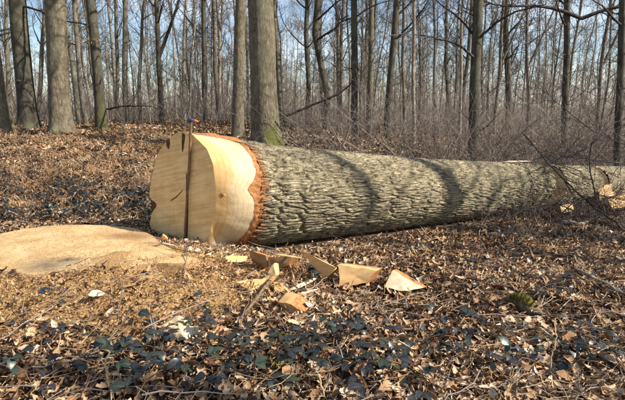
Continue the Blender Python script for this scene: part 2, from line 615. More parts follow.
def resample(pts, n):
    pts = np.asarray(pts, float)
    d = np.concatenate([[0], np.cumsum(np.linalg.norm(np.diff(pts, axis=0), axis=1))])
    u = np.linspace(0, d[-1], n)
    out = np.stack([np.interp(u, d, pts[:, k]) for k in range(pts.shape[1])], 1)
    for _ in range(2):
        out[1:-1] = .25 * out[:-2] + .5 * out[1:-1] + .25 * out[2:]
    return out

nA = np.array([-.57, -.82, .03]); nA /= np.linalg.norm(nA)
PA = at(190, 250, 0.0)
right_px = [(184, 131.5), (192, 134.5), (199, 141), (207, 149), (213, 164), (215.5, 186), (215.5, 209), (210.6, 231), (204, 243), (190, 252)]
left_px = [(190, 252), (175, 250), (160, 242), (152, 231), (149.5, 224), (151.8, 213), (156, 206.5), (155, 203), (150.6, 199), (149.5, 190), (152.5, 171), (158, 152.5), (164, 144),
           (168, 140), (173, 135), (178, 132), (184, 131.5)]
bark_px = [(184, 131.5), (205, 132.5), (235, 137.5), (250, 146), (260, 164), (263, 186), (262, 209), (257.5, 228), (244, 246), (227.5, 256), (206, 257), (190, 254)]
wood_px = [(184, 131.8), (205, 136), (231, 140.5), (242.5, 145), (250, 156), (256, 169), (254, 180), (246.5, 190), (254, 199), (254, 216), (248, 231), (235, 243), (220, 252), (204, 254), (190, 253)]
NA = 150
Rp, Lp, Bp, Wp = resample(right_px, NA), resample(left_px, NA), resample(bark_px, NA), resample(wood_px, NA)
A_r = np.array([on_plane(x, y, PA, nA) for x, y in Rp])
A_l = np.array([on_plane(x, y, PA, nA) for x, y in Lp])
B_o = np.array([hit_log(x, y) for x, y in Bp])
for _ in range(12):
    B_o[1:-1] = .25 * B_o[:-2] + .5 * B_o[1:-1] + .25 * B_o[2:]
blend = np.minimum(np.arange(NA) / 14, np.arange(NA)[::-1] / 14).clip(0, 1)[:, None]
B_o = A_r * (1 - blend) + B_o * blend
# wood edge lies between crease and bark edge; match fractions along the image chord
fr = []
for k in range(NA):
    ab = Bp[k] - Rp[k]
    j = np.argmin(np.abs(np.cross(Wp - Rp[k], ab)) + 1e3 * (np.dot(Wp - Rp[k], ab) < 0) + .2 * np.abs(np.arange(NA) - k))
    L = np.dot(ab, ab)
    fr.append(np.clip(np.dot(Wp[j] - Rp[k], ab) / L, .3, .95) if L > 9 else .8)
fr = np.array(fr)
for _ in range(2):
    fr[1:-1] = .25 * fr[:-2] + .5 * fr[1:-1] + .25 * fr[2:]
fr = fr + .035 * (vnoise(np.arange(NA) / 5., 3.3) - .5) + .03 * (vnoise(np.arange(NA) / 2., 8.3) - .5)
A_w = A_r + (B_o - A_r) * fr[:, None]

log_loc = C0 + np.array([0, 0, float(ground_z(C0[0], C0[1]))])
log_t = thing('felled_log', log_loc, 'huge felled oak log with freshly sawn butt and furrowed grey-green bark', 'log')

# butt face: rings towards the centre
loopA = np.concatenate([A_r[:-1], A_l[:-1]])
cA = loopA.mean(0)
nr = 40
rr = np.linspace(0, 1, nr)[:, None, None]
VA = cA + (loopA - cA)[None] * rr
rough = .006 * (fbm(VA[..., 0] * 9, VA[..., 1] * 9, VA[..., 2] * 40) - .5) * np.sin(np.pi * rr[..., 0]) ** .5
VA = VA + rough[..., None] * nA
n = loopA.shape[0]
ii = np.arange(nr * n).reshape(nr, n)
qA = np.stack([ii[:-1], np.roll(ii, -1, 1)[:-1], np.roll(ii, -1, 1)[1:], ii[1:]], -1).reshape(-1, 4)
butt = part('butt_face', VA, qA[:, ::-1], M['butt'], log_t)
# sloping cut face
m_ = 26
f = np.linspace(0, 1, m_)[:, None, None]
VB = A_r[None] + (A_w - A_r)[None] * f
bn = unit(np.cross(A_w[NA // 2] - A_r[NA // 2], A_r[NA // 2 + 8] - A_r[NA // 2 - 8]))
if bn[1] > 0: bn = -bn
VB = VB + bn * (.022 * np.sin(np.pi * f) * blend[None] + .012 * (fbm(VB[..., 0] * 7, VB[..., 1] * 7, VB[..., 2] * 12) - .5)[..., None] * np.sin(np.pi * f) ** .5)
ii = np.arange(m_ * NA).reshape(m_, NA)
qB = np.stack([ii[:-1, :-1], ii[1:, :-1], ii[1:, 1:], ii[:-1, 1:]], -1).reshape(-1, 4)
part('sloping_cut_face', VB, qB[:, ::-1], M['notch'], log_t, True, {'across': np.broadcast_to(f[..., 0], (m_, NA)).ravel()})
# red inner bark band
f = np.linspace(0, 1, 9)[:, None, None]
VC = A_w[None] + (B_o - A_w)[None] * f
kk = np.arange(NA)[None]
VC = VC + ((.012 * (vnoise(VC[..., 0] * 26, VC[..., 1] * 26, VC[..., 2] * 46) - .5) + .010 * (vnoise(kk * .45, f[..., 0] * 2.5) - .5)))[..., None] * bn
VC[1:] += AX * (.05 * f[1:, :, 0] * (vnoise(kk * .5, 7.7) - .45) * blend[:, 0][None])[..., None]
ii = np.arange(9 * NA).reshape(9, NA)
qC = np.stack([ii[:-1, :-1], ii[1:, :-1], ii[1:, 1:], ii[:-1, 1:]], -1).reshape(-1, 4)
part('inner_bark', VC, qC[:, ::-1], M['inner_bark'], log_t)

def bark_relief(s, th, ncell, ul):
    cx, cy = np.cos(th), np.sin(th)
    u = s / ul + .5 * (vnoise(s * 3.1, cx * 2.2, cy * 2.2) - .5)
    v = th / (2 * np.pi) * ncell + 1.9 * (vnoise(s * 2.6, cx * 3 + 9, cy * 3) - .5) + .8 * (vnoise(s * 8, cx * 6 + 4, cy * 6) - .5) + s * .5
    iu, iv = np.floor(u), np.floor(v)
    F1 = np.full(s.shape, 9.); F2 = np.full(s.shape, 9.)
    for a in (-1, 0, 1):
        for b_ in (-1, 0, 1):
            ci, cj = iu + a, iv + b_
            cm_ = np.mod(cj, ncell)
            du = ci + .1 + .8 * h3(ci, cm_, np.full_like(ci, 1)) - u
            dv = cj + .1 + .8 * h3(ci, cm_, np.full_like(ci, 2)) - v
            d = np.sqrt(du * du + dv * dv)
            F2 = np.where(d < F1, F1, np.minimum(F2, d))
            F1 = np.minimum(F1, d)
    e = F2 - F1
    h = sstep(.02, .22, e)
    cr_ = fbm(s * 22, cx * 34, cy * 34, 3)
    return h * (.72 + .45 * vnoise(s * 9, cx * 14, cy * 14)) - .55 * sstep(.55, .75, cr_) * h * .5

def slant(s0, kz=.45):
    return lambda q: s0 + log_R(s0) * (.45 * np.cos(q) + kz * np.sin(q))
def bark_surface(s0_fn, L, nth, ns, depth0, depth1, rb_fn=None):
    th = np.linspace(-np.pi, np.pi, nth, endpoint=False)
    sb = s0_fn(th)
    t = np.linspace(0, 1, ns)[:, None] ** 1.25
    Lf = L(th) if callable(L) else np.full_like(th, L)
    s = sb[None] + (Lf[None] - sb[None]) * t
    TH = np.broadcast_to(th[None], s.shape)
    r0 = log_R(s) * (1 + .025 * np.sin(3 * TH + .7) * np.exp(-s / 2.5) + .02 * (vnoise(s * .9, np.cos(TH) * 1.4, np.sin(TH) * 1.4) - .5))
    if rb_fn is not None:
        rb = rb_fn(th)
        r0 = r0 + (rb[None] - r0[0][None]) * np.exp(-((s - sb[None]) / .28) ** 2)
    h = bark_relief(s, TH, 84, .27)
    dep = depth0 + (depth1 - depth0) * np.clip(s / 3, 0, 1)
    r = r0 + dep * (h - .85) + .006 * (fbm(s * 24, np.cos(TH) * 22, np.sin(TH) * 22, 3) - .5)
    global BUV
    BUV = {'bu': (s * 6.0 + .8 * vnoise(s * 5, np.cos(TH) * 4, np.sin(TH) * 4)).ravel(), 'bv': (TH / (2 * np.pi) * 120 + 2.2 * (vnoise(s * 4, np.cos(TH) * 4 + 3, np.sin(TH) * 4) - .5)).ravel()}
    return s, TH, r, sb, h

def fn_from(s, th, v):
    o = np.argsort(th)
    th_, v_ = th[o], v[o]
    return lambda q: np.interp(q, np.concatenate([th_ - 2 * np.pi, th_, th_ + 2 * np.pi]), np.concatenate([v_, v_, v_]))
loopO = np.concatenate([B_o[:-1], A_l[:-1]])
so_, to_, ro_ = log_coords(loopO)
fs, fr_ = fn_from(so_, to_, so_), fn_from(so_, to_, ro_)
LEND = 4.86
s, TH, r, sb, h = bark_surface(fs, slant(LEND), 460, 490, .038, .024, fr_)
jag = np.exp(-((s - sb[None]) / .05) ** 2)
P = log_pt(s + jag * (.028 * (1 - h) - .008), TH, r)
ns_, nt_ = s.shape
ii = np.arange(ns_ * nt_).reshape(ns_, nt_)
qL = np.stack([ii[:-1], ii[1:], np.roll(ii, -1, 1)[1:], np.roll(ii, -1, 1)[:-1]], -1).reshape(-1, 4)
rust = np.clip(1.2 - (s - sb[None]) / (.025 + .22 * vnoise(np.cos(TH) * 16, np.sin(TH) * 16, s * 5) ** 2), 0, 1) * .9
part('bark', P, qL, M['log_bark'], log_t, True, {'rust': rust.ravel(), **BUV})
def end_disc(s_at, r_sc=1.0, flip=False, n_=64, rings=10, kz=.45, seed=0):
    th = np.linspace(-np.pi, np.pi, n_, endpoint=False)
    q = np.linspace(0, 1, rings)[:, None]
    rad = q * log_R(s_at) * r_sc * (1 + .03 * np.sin(3 * th + seed))[None]
    V = log_pt(s_at + (.45 * np.cos(th) + kz * np.sin(th))[None] * rad + .006 * vnoise(q * 20, th[None] * 3, seed), np.broadcast_to(th[None], rad.shape), rad)
    ii = np.arange(rings * n_).reshape(rings, n_)
    Q = np.stack([ii[:-1], np.roll(ii, -1, 1)[:-1], np.roll(ii, -1, 1)[1:], ii[1:]], -1).reshape(-1, 4)
    return V, Q if flip else Q[:, ::-1]
V, Q = end_disc(LEND, .97, True)
part('top_end_face', V, Q, M['butt'], log_t)

# marks on the butt: bark slots, crack lines, knot
def butt_patch(name, pts, lift, m, parent, dark=True):
    P3 = np.array([on_plane(x, y, PA, nA) for x, y in resample(pts + [pts[0]], 25)[:-1]])
    c = P3.mean(0)
    V = np.concatenate([P3 + nA * .001, c + (P3 - c) * .7 + nA * lift, [c + nA * (lift * .6)]])
    k = len(P3)
    T = [(i, (i + 1) % k, k + (i + 1) % k) for i in range(k)] + [(i, k + (i + 1) % k, k + i) for i in range(k)] + [(k + i, k + (i + 1) % k, 2 * k) for i in range(k)]
    return part(name, V, np.array(T), m, parent)
butt_patch('bark_inclusion', [(182, 133), (185.5, 133.5), (184.8, 141), (183.3, 151), (182.2, 154), (181.8, 145)], .006, M['dark_inclusion'], log_t)
butt_patch('bark_inclusion', [(166, 141), (170, 138.5), (170, 146), (169, 150), (166.5, 147)], .006, M['dark_inclusion'], log_t)
butt_patch('bark_inclusion', [(150.5, 199), (155.5, 202.5), (157, 206), (154.5, 209), (151.5, 212)], .006, M['dark_inclusion'], log_t)
butt_patch('crack', [(170, 201), (177, 196), (184, 188.5), (184.3, 189), (177.3, 197), (170.3, 201.8)], .004, M['dark_inclusion'], log_t)
butt_patch('crack', [(186.2, 172), (188.8, 172), (188.2, 225), (187.2, 248), (185.2, 248), (185.6, 215)], .005, M['dark_inclusion'], log_t)
# small resin notch on the sloping face
k0 = NA // 2 + 4
c = VB[5, k0]
tri = np.array([c + np.array([-.02, 0, .022]), c + np.array([.035, 0, .008]), c + np.array([-.014, 0, -.02])]) + bn * .003
part('bark_inclusion', np.concatenate([tri, tri - bn * .02]), [np.array([(0, 1, 2)]), np.array([(0, 3, 4, 1), (1, 4, 5, 2), (2, 5, 3, 0)])], M['inner_bark'], log_t)

# further sections of the same trunk
def log_section(s0, s1, label, off, rs, seed):
    c = C0 + s0 * AX
    t = thing('log_section', (c[0] + off[0], c[1] + off[1], float(log_zc(s0) - log_R(s0))), label, 'log', 'cut lengths of the felled trunk')
    off = np.array(off)
    s, TH, r, sb, h = bark_surface(slant(s0), slant(s1), 150, 90, .022, .022)
    P = log_pt(s, TH, r * rs) + off
    ns_, nt_ = s.shape
    ii = np.arange(ns_ * nt_).reshape(ns_, nt_)
    Q = np.stack([ii[:-1], ii[1:], np.roll(ii, -1, 1)[1:], np.roll(ii, -1, 1)[:-1]], -1).reshape(-1, 4)
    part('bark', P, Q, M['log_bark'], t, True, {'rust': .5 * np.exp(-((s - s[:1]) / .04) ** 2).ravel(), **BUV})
    V, Q = end_disc(s0 - .01, .97 * rs, False, seed=seed)
    part('end_face', V + off, Q, M['end_wood'], t)
    V, Q = end_disc(s1, .97 * rs, True, seed=seed)
    part('end_face', V + off, Q, M['butt'], t)
    return t
log_section(5.06, 5.98, 'short log length with pale sawn end just beyond the big log', (.03, -.02, 0), 1.0, 1)
log_section(6.15, 8.4, 'farther log length with pale end behind the dark twigs', (.02, -.03, 0), .97, 3)

# slim stick with coloured tip against the butt
p0, p1 = on_plane(186.5, 251, PA, nA) + nA * .03, on_plane(193.8, 122, PA, nA) + nA * .03
st = thing('marking_stick', p0, 'slim brown stick with blue and orange tip leaning on the sawn butt', 'stick')
tt = np.linspace(0, 1, 24)[:, None]
path = p0 + (p1 - p0) * tt + nA * (.006 * np.sin(tt * 7)) 
rad = np.interp(tt[:, 0], [0, .45, .6, 1], [.008, .010, .015, .014])
b = Bag(); b.tube(path, rad, 8); part('shaft', b.verts(), b.faces(), M['stick'], st)
e = p1 + np.array([0, 0, .004])
cp = np.array([e + CR * k for k in (-.030, -.026, .0, .018, .020)]) + np.array([[0, 0, 0], [0, 0, .004], [0, 0, .012], [0, 0, .012], [0, 0, .012]])
b = Bag(); b.tube(cp, [.003, .012, .015, .014, .003], 10); part('blue_cap', b.verts(), b.faces(), M['blue'], st)
cp = np.array([e + CR * k for k in (.020, .022, .040, .062, .066)]) + np.array([0, 0, .010]) - np.array([[0, 0, k] for k in (0, 0, .003, .010, .012)])
b = Bag(); b.tube(cp, [.003, .011, .011, .008, .002], 10); part('orange_tip', b.verts(), b.faces(), M['orange'], st)

# ------------------------------------------------------------------ the stump
SZ = .20
stump_px = [(196, 256), (188, 261), (168, 262), (150, 261.5), (138, 262), (133, 266), (118, 266), (98, 267.5), (80, 268), (62, 268), (46, 271), (30, 272), (14, 269), (0, 268), (-22, 268), (-48, 262), (-55, 252), (-40, 243), (-15, 238),
            (2, 235), (22, 231), (50, 228), (78, 226), (110, 224.5), (134, 225.5), (150, 231), (158, 239), (168, 243), (182, 249)]
so3 = resample(stump_px + [stump_px[0]], 181)[:-1]
SO = np.array([at(x, y, SZ) for x, y in so3])
SO[:, :2] += .012 * (np.stack([vnoise(np.arange(180) / 3., 1.), vnoise(np.arange(180) / 3., 5.)], 1) - .5)
sc_ = np.array([at(85, 248, SZ)])[0]
st_t = thing('tree_stump', (sc_[0], sc_[1], float(ground_z(sc_[0], sc_[1]))), 'wide low stump with flat pale sawn top dusted with sawdust', 'stump')
nr = 46
q = np.linspace(0, 1, nr)[:, None, None]
V = sc_ + (SO - sc_)[None] * q
# two felling levels with a ragged step between them
mid = np.array([at(x, y, SZ) for x, y in [(40, 232), (76, 236), (100, 240), (130, 239), (150, 245), (190, 255)]])
ystep = np.interp(V[..., 0], mid[:, 0], mid[:, 1])
lv = sstep(-.012, .012, V[..., 1] - ystep + .02 * (vnoise(V[..., 0] * 18, V[..., 1] * 5) - .5))
hz = -.045 * lv * sstep(-2.6, -1.8, V[..., 0]) + .012 * (fbm(V[..., 0] * 6, V[..., 1] * 6, 2) - .5) + .006 * (vnoise(V[..., 0] * 45, V[..., 1] * 45) - .5)
hz = hz + .02 * np.clip((V[..., 1] - sc_[1]) / .6, -1, 1)
V[..., 2] += hz
def blob(px, py, rx, ry):
    p = at(px, py, SZ)
    return np.exp(-((V[..., 0] - p[0]) / rx) ** 2 - ((V[..., 1] - p[1]) / ry) ** 2)
stain = np.clip(.72 * blob(45, 264, .20, .13) + .8 * blob(66, 258, .12, .05) + .9 * blob(104, 266, .20, .035) + .5 * blob(85, 235, .03, .015), 0, 1)
brown = np.clip(.95 * blob(130, 233, .24, .12) + .6 * blob(152, 241, .12, .08), 0, .85)
ii = np.arange(nr * 180).reshape(nr, 180)
Q = np.stack([ii[:-1], ii[1:], np.roll(ii, -1, 1)[1:], np.roll(ii, -1, 1)[:-1]], -1).reshape(-1, 4)
part('sawn_top', V, Q, M['stump'], st_t, True, {'stain': stain.ravel(), 'brown': brown.ravel()})
edge = V[-1]
nk = 14
k = np.linspace(0, 1, nk)[:, None]
cen = edge[:, :2].mean(0)
out = unit(edge[:, :2] - cen)
fl = (.02 + .16 * k ** 2) + .03 * (vnoise(np.arange(180)[None] / 4., k * 1.5, 2) - .5) * k ** .5
SV = np.zeros((nk, 180, 3))
SV[..., :2] = edge[None, :, :2] + out[None] * (fl * (k > 0))[..., None]
SV[..., 2] = edge[None, :, 2] * (1 - k) + (ground_z(SV[..., 0], SV[..., 1]) - .05) * k
ii = np.arange(nk * 180).reshape(nk, 180)
Q = np.stack([ii[:-1], ii[1:], np.roll(ii, -1, 1)[1:], np.roll(ii, -1, 1)[:-1]], -1).reshape(-1, 4)
part('bark', SV, Q, M['stump_side'], st_t)
# splinter on the hinge
def sliver(name, pA, pB, w, m, parent, th=.012):
    pA, pB = np.array(pA), np.array(pB)
    d = unit(pB - pA)
    sd = unit(np.cross(d, [0, 0, 1.]))
    up = np.cross(sd, d)
    V = []
    for t_, ws in ((0, .5), (.3, 1), (.7, .8), (1, .15)):
        c = pA + (pB - pA) * t_
        V += [c - sd * w * ws, c + up * th * ws, c + sd * w * ws, c - up * th * ws * .6]
    F = []
    for a in range(3):
        for b_ in range(4):
            F.append((a * 4 + b_, a * 4 + (b_ + 1) % 4, a * 4 + 4 + (b_ + 1) % 4, a * 4 + 4 + b_))
    F += [(3, 2, 1, 0), (12, 13, 14, 15)]
    return part(name, V, np.array(F), m, parent, False)
sliver('splinter', at(160, 243, SZ + .02), at(176, 246, SZ + .03), .02, M['pale_wood'], st_t)
gsp = np.random.default_rng(12)
for k in range(16):
    px_ = 134 + 60 * (k + gsp.random()) / 16
    py_ = np.interp(px_, [134, 165, 188, 196], [265, 262.5, 260.5, 256])
    a_ = at(px_, py_, SZ - .05)
    sliver('splinter', a_ + np.array([0, -.012, -.07 - .05 * gsp.random()]), a_ + np.array([gsp.normal(0, .015), gsp.normal(-.01, .01), .045 + .03 * gsp.random()]), .018 + .02 * gsp.random(), M['stump_side'], st_t, .016)
sliver('splinter', at(166, 240, SZ + .01), at(163, 234, SZ + .12), .025, M['butt'], st_t)

# ------------------------------------------------------------------ offcuts
def wedge(label, px, zs, back, mats, name='wedge_offcut', bark_edges=(), group='fresh wedge offcuts beside the log', sub=3):
    """px: outline of the cut face, zs: height of each corner above ground, back: how far each corner goes back/down"""
    F3 = []
    for (x, y), z in zip(px, zs):
        g = at(x, y, z)
        for _ in range(3):
            g = at(x, y, z + max(0.0, float(ground_z(g[0], g[1]))) + .012)
        F3.append(g)
    F3 = np.array(F3)
    c = F3.mean(0)
    gz = float(ground_z(c[0], c[1]))
    t = thing(name, (c[0], c[1], gz), label, 'offcut', group)
    k = len(F3)
    B3 = F3 + np.array(back)
    nrm = unit(np.cross(F3[1] - F3[0], F3[2] - F3[0]))
    # front face finely triangulated with roughness
    outl = []
    for i in range(k):
        for a in range(6):
            outl.append(F3[i] + (F3[(i + 1) % k] - F3[i]) * a / 6)
    outl = np.array(outl)
    jn = .016 * (np.stack([vnoise(outl[:, 0] * 40, outl[:, 2] * 40, q_) for q_ in (1, 4, 8)], 1) - .5)
    outl = outl + jn - (jn @ nrm)[:, None] * nrm
    boutl = []
    for i in range(k):
        for a in range(6):
            boutl.append(B3[i] + (B3[(i + 1) % k] - B3[i]) * a / 6)
    boutl = np.array(boutl)
    m6 = len(outl)
    q_ = np.linspace(0, 1, 8)[:, None, None]
    V = c + (outl - c)[None] * q_
    V = V + (.008 * (fbm(V[..., 0] * 20, V[..., 1] * 20, V[..., 2] * 20) - .5) * np.sin(np.pi * q_[..., 0]) ** .5)[..., None] * nrm
    ii = np.arange(8 * m6).reshape(8, m6)
    Q = np.stack([ii[:-1], np.roll(ii, -1, 1)[:-1], np.roll(ii, -1, 1)[1:], ii[1:]], -1).reshape(-1, 4)
    part('cut_face', V, Q, mats[0], t, False)
    wood, barkq = [], {}
    SVv = np.concatenate([outl, outl * .5 + boutl * .5 + .01 * (np.stack([vnoise(outl[:, 0] * 25, outl[:, 2] * 25, q2) for q2 in (2, 3, 5)], 1) - .5), boutl, [boutl.mean(0)]])
    for i in range(m6):
        j = (i + 1) % m6
        dst = barkq.setdefault(i // 6, []) if (i // 6) in bark_edges else wood
        dst += [(i, j, m6 + j, m6 + i), (m6 + i, m6 + j, 2 * m6 + j, 2 * m6 + i)]
    tris = [(2 * m6 + i, 2 * m6 + (i + 1) % m6, 3 * m6) for i in range(m6)]
    part('split_side', SVv, [np.array(wood), np.array(tris)] if wood else [np.array(tris)], mats[1], t, False)
    for bq in barkq.values():
        bq = np.array(bq)
        u_, inv = np.unique(bq, return_inverse=True)
        part('bark', SVv[u_], inv.reshape(bq.shape), mats[2], t, False)
    return t
WW, GW, IB, PW = M['wedge_wood'], M['grey_wood'], M['inner_bark'], M['pale_wood']
wedge('grey-tan wedge offcut lying against the log foot', [(249, 250), (266, 256), (267, 270), (252, 262)], [.20, .17, .02, .03], (.06, .14, -.06), (GW, GW, IB), bark_edges=(0,))
wedge('grey-tan slab offcut right of the one at the log foot', [(268, 257), (292, 256), (288, 265), (268, 270)], [.17, .16, .06, .02], (.05, .12, -.05), (GW, GW, IB), bark_edges=(1,))
wedge('bright triangular wedge offcut with its point raised', [(300, 250), (336, 268), (324, 279.5)], [.28, .17, .05], (.03, .12, -.05), (WW, WW, IB), bark_edges=(2,))
wedge('bright square-cut block with two cracks beside the triangular wedge', [(338, 265), (376, 270), (367, 283), (340, 287)], [.18, .14, .03, .01], (.07, .13, -.03), (WW, WW, IB), bark_edges=(1, 3))
wedge('pale wedge offcut lying alone right of the others', [(393, 270), (424, 288), (405, 291), (384, 287)], [.13, .03, .015, .02], (.05, .10, -.03), (PW, WW, IB), bark_edges=(0,))
wedge('boat-shaped yellow chip at the left of the offcuts', [(237, 281), (266, 278), (262, 289), (250, 290), (241, 287)], [.06, .09, .02, .02, .03], (.02, .06, -.03), (WW, WW, IB))
wedge('upright pointed yellow splinter beside the boat-shaped chip', [(274, 263), (275, 274), (267, 284), (263, 281)], [.20, .13, .05, .06], (.03, .05, -.02), (WW, WW, IB))
wedge('flat yellow chip between the splinter and bark-backed wedge', [(273, 282), (279, 282), (289, 293), (274, 291)], [.06, .06, .03, .02], (.02, .05, -.02), (WW, WW, IB))
wedge('small wedge offcut with ridged bark back nearest the viewer', [(277, 302), (291, 304), (304, 314), (296, 315.5), (282, 308)], [.05, .08, .02, .01, .02], (.05, .10, .03), (WW, WW, IB), bark_edges=(1,))
wedge('small tan chip at the foot of the sloping cut', [(225, 256), (246, 256), (244, 262), (227, 262)], [.06, .07, .03, .02], (.01, .06, -.03), (WW, WW, IB))
GF = 'split wood pieces beyond the cut lengths'
wedge('tan split block lying in the brush beside the farther log length', [(598, 186), (612, 184), (616, 196), (600, 200)], [.22, .24, .08, .04], (.10, .18, -.04), (WW, GW, IB), name='split_block', bark_edges=(1,), group=GF)
wedge('pale split slab at the right photo edge under the dark twigs', [(608, 199), (628, 194), (632, 206), (612, 209)], [.12, .15, .05, .03], (.05, .20, -.03), (WW, WW, IB), name='split_block', group=GF)
wedge('small orange wood chunk between the two cut lengths', [(560, 206), (572, 203), (574, 211), (562, 213)], [.10, .12, .03, .02], (.06, .10, -.02), (WW, WW, IB), name='split_block', group=GF)
for lab, a, b_, w, m in (('long pale wood sliver propped under the bright triangular wedge', (289, 290, .02), (318, 277, .06), .035, PW),
                      ('short pale wood sliver below the long one', (296, 295, .02), (318, 289, .04), .022, PW),
                      ('thin curved edge strip of wood behind the grey slabs', (272, 254, .17), (302, 258, .15), .02, WW),
                      ('broken wood sliver at the bottom of the butt', (205, 253, .03), (226, 243, .12), .02, M['old_wood']),
                      ('pale wood strip on top of the log far end', (503, 166, .50), (521, 161, .56), .04, PW)):
    A, B = [at(q_[0], q_[1], q_[2] + .02 + max(0., float(ground_z(*at(*q_)[:2])))) for q_ in (a, b_)]
    if 'far end' in lab:
        A, B = log_pt(np.array(4.3), np.array(1.5), log_R(4.3) + .01), log_pt(np.array(4.8), np.array(1.3), log_R(4.8) + .06)
    t = thing('wood_sliver', A, lab, 'wood sliver', 'thin wood slivers')
    sliver('blade', A, B, w, m, t)

# pale bark flake in the foreground
fp = [(157, 333), (164, 321), (172, 316), (182, 317), (192, 321), (201, 330), (196, 337), (186, 339), (175, 337), (164, 337)]
P3 = np.array([atg(x, y, .05) for x, y in resample(fp + [fp[0]], 31)[:-1]])
P3[:, 2] += .012 * np.sin(np.arange(30) * .9)
c = P3.mean(0) + np.array([0, 0, .02])
t = thing('bark_flake', (c[0], c[1], float(ground_z(c[0], c[1]))), 'large pale flat bark flake lying on the leaves', 'bark flake')
q = np.linspace(0, 1, 6)[:, None, None]
V = c + (P3 - c)[None] * q
V[..., 2] += .006 * (vnoise(V[..., 0] * 50, V[..., 1] * 50) - .5)
V2 = V[-1] - np.array([0, 0, .014])
ii = np.arange(6 * 30).reshape(6, 30)
Q = np.stack([ii[:-1], ii[1:], np.roll(ii, -1, 1)[1:], np.roll(ii, -1, 1)[:-1]], -1).reshape(-1, 4)
rim = np.array([(150 + i, 180 + i, 180 + (i + 1) % 30, 150 + (i + 1) % 30) for i in range(30)])
part('flake', np.concatenate([V.reshape(-1, 3), V2]), np.concatenate([Q, rim]), M['pale_wood'], t, False)

# ------------------------------------------------------------------ trees
def grow(P, Rr, cnt, tr, ang, ln, N, up, wig, rf, g, taper=.25):
    K0, N0 = P.shape[:2]
    pi = np.repeat(np.arange(K0), cnt)
    K = len(pi)
    t = g.uniform(tr[0], tr[1], K) * (N0 - 1)
    i = np.minimum(t.astype(int), N0 - 2)
    w = (t - i)[:, None]
    p = P[pi, i] * (1 - w) + P[pi, i + 1] * w
    T = unit(P[pi, i + 1] - P[pi, i])
    r0 = (Rr[pi, i] * (1 - w[:, 0]) + Rr[pi, i + 1] * w[:, 0]) * rf * g.uniform(.7, 1.1, K)
    rnd = unit(g.normal(size=(K, 3)))
    perp = unit(rnd - (rnd * T).sum(1, keepdims=True) * T)
    a = g.uniform(ang[0], ang[1], K)[:, None]
    d = unit(np.cos(a) * T + np.sin(a) * perp)
    L = g.uniform(ln[0], ln[1], K)
    if isinstance(rf, float):
        L = L * (1 - .45 * (t / (N0 - 1)))
    out = np.zeros((K, N, 3))
    out[:, 0] = p
    for s_ in range(1, N):
        d = unit(d + np.array([0, 0, up]) + wig * g.normal(size=(K, 3)))
        out[:, s_] = out[:, s_ - 1] + d * (L / (N - 1))[:, None]
    rad = r0[:, None] * np.linspace(1, taper, N)[None]
    return out, np.maximum(rad, .0025)

def crown_mesh(trunkP, trunkR, g, m, n1=26, n2=5, n3=4, start=.35, l1=(1.6, 3.6), a1=(.6, 1.2), minr=.004):
    b = Bag()
    P1, R1 = grow(trunkP[None], trunkR[None], n1, (start, .97), a1, l1, 8, .07, .16, .38, g)
    b.tube(P1, np.maximum(R1, .006), 5)
    P2, R2 = grow(P1, R1, n2, (.2, .95), (.4, 1.0), (l1[0] * .4, l1[1] * .5), 6, .05, .2, .5, g)
    b.tube(P2, np.maximum(R2, minr), 3)
    if n3:
        P3, R3 = grow(P2, R2, n3, (.2, 1), (.4, 1.0), (l1[0] * .15, l1[1] * .22), 4, .03, .22, .6, g)
        b.tube(P3, np.maximum(R3, minr * .8), 3)
    return b

def trunk_path(base, lean_pts, H, N, wig, g):
    """lean_pts: list of (height, dx, dy)"""
    z = np.linspace(0, 1, N) ** 1.15 * H
    lp = np.array(lean_pts)
    dx, dy = np.interp(z, lp[:, 0], lp[:, 1]), np.interp(z, lp[:, 0], lp[:, 2])
    ph = g.uniform(0, 6, 4)
    dx = dx + wig * (np.sin(z * .9 + ph[0]) - np.sin(ph[0])) + wig * .5 * (np.sin(z * 2.3 + ph[1]) - np.sin(ph[1]))
    dy = dy + wig * (np.sin(z * .8 + ph[2]) - np.sin(ph[2]))
    return np.stack([base[0] + dx, base[1] + dy, base[2] + z], 1)

def trunk_mesh(P, r0, H, flare, g, sides=28, moss=None, lobes=4, fl_h=.35):
    N = len(P)
    z = P[:, 2] - P[0, 2]
    r = r0 * np.interp(z / H, [0, .3, .75, 1], [1, .86, .5, .06])
    a = np.arange(sides) / sides * 2 * np.pi
    ph = g.uniform(0, 6)
    fl = flare * np.exp(-z / fl_h)[:, None] * (1 + .35 * np.sin(lobes * a + ph))[None]
    A, Z = np.meshgrid(a, z)
    rr = r[:, None] * (1 + fl + .05 * (vnoise(Z * 1.3, np.cos(A) * 1.5 + ph * 5, np.sin(A) * 1.5) - .5) + .05 * (vnoise(Z * 5, np.cos(A) * 7 + ph, np.sin(A) * 7) - .5))
    V = np.stack([P[:, None, 0] + rr * np.cos(A), P[:, None, 1] + rr * np.sin(A), np.broadcast_to(P[:, None, 2], A.shape)], -1)
    ii = np.arange(N * sides).reshape(N, sides)
    Q = np.stack([ii[:-1], np.roll(ii, -1, 1)[:-1], np.roll(ii, -1, 1)[1:], ii[1:]], -1).reshape(-1, 4)
    ms = np.zeros_like(A)
    if moss:
        mh, mang, mw, mg_ = moss
        da = np.abs(np.angle(np.exp(1j * (A - mang))))
        ms = np.clip(1.5 - Z / mh, 0, 1) * np.clip(1.4 - da / mw, 0, 1)
        ms = mg_ * np.clip(ms * 1.6 * vnoise(Z * 7, np.cos(A) * 6, np.sin(A) * 6) * 1.6 - .25, 0, 1)
    return V, Q, r, ms.ravel()

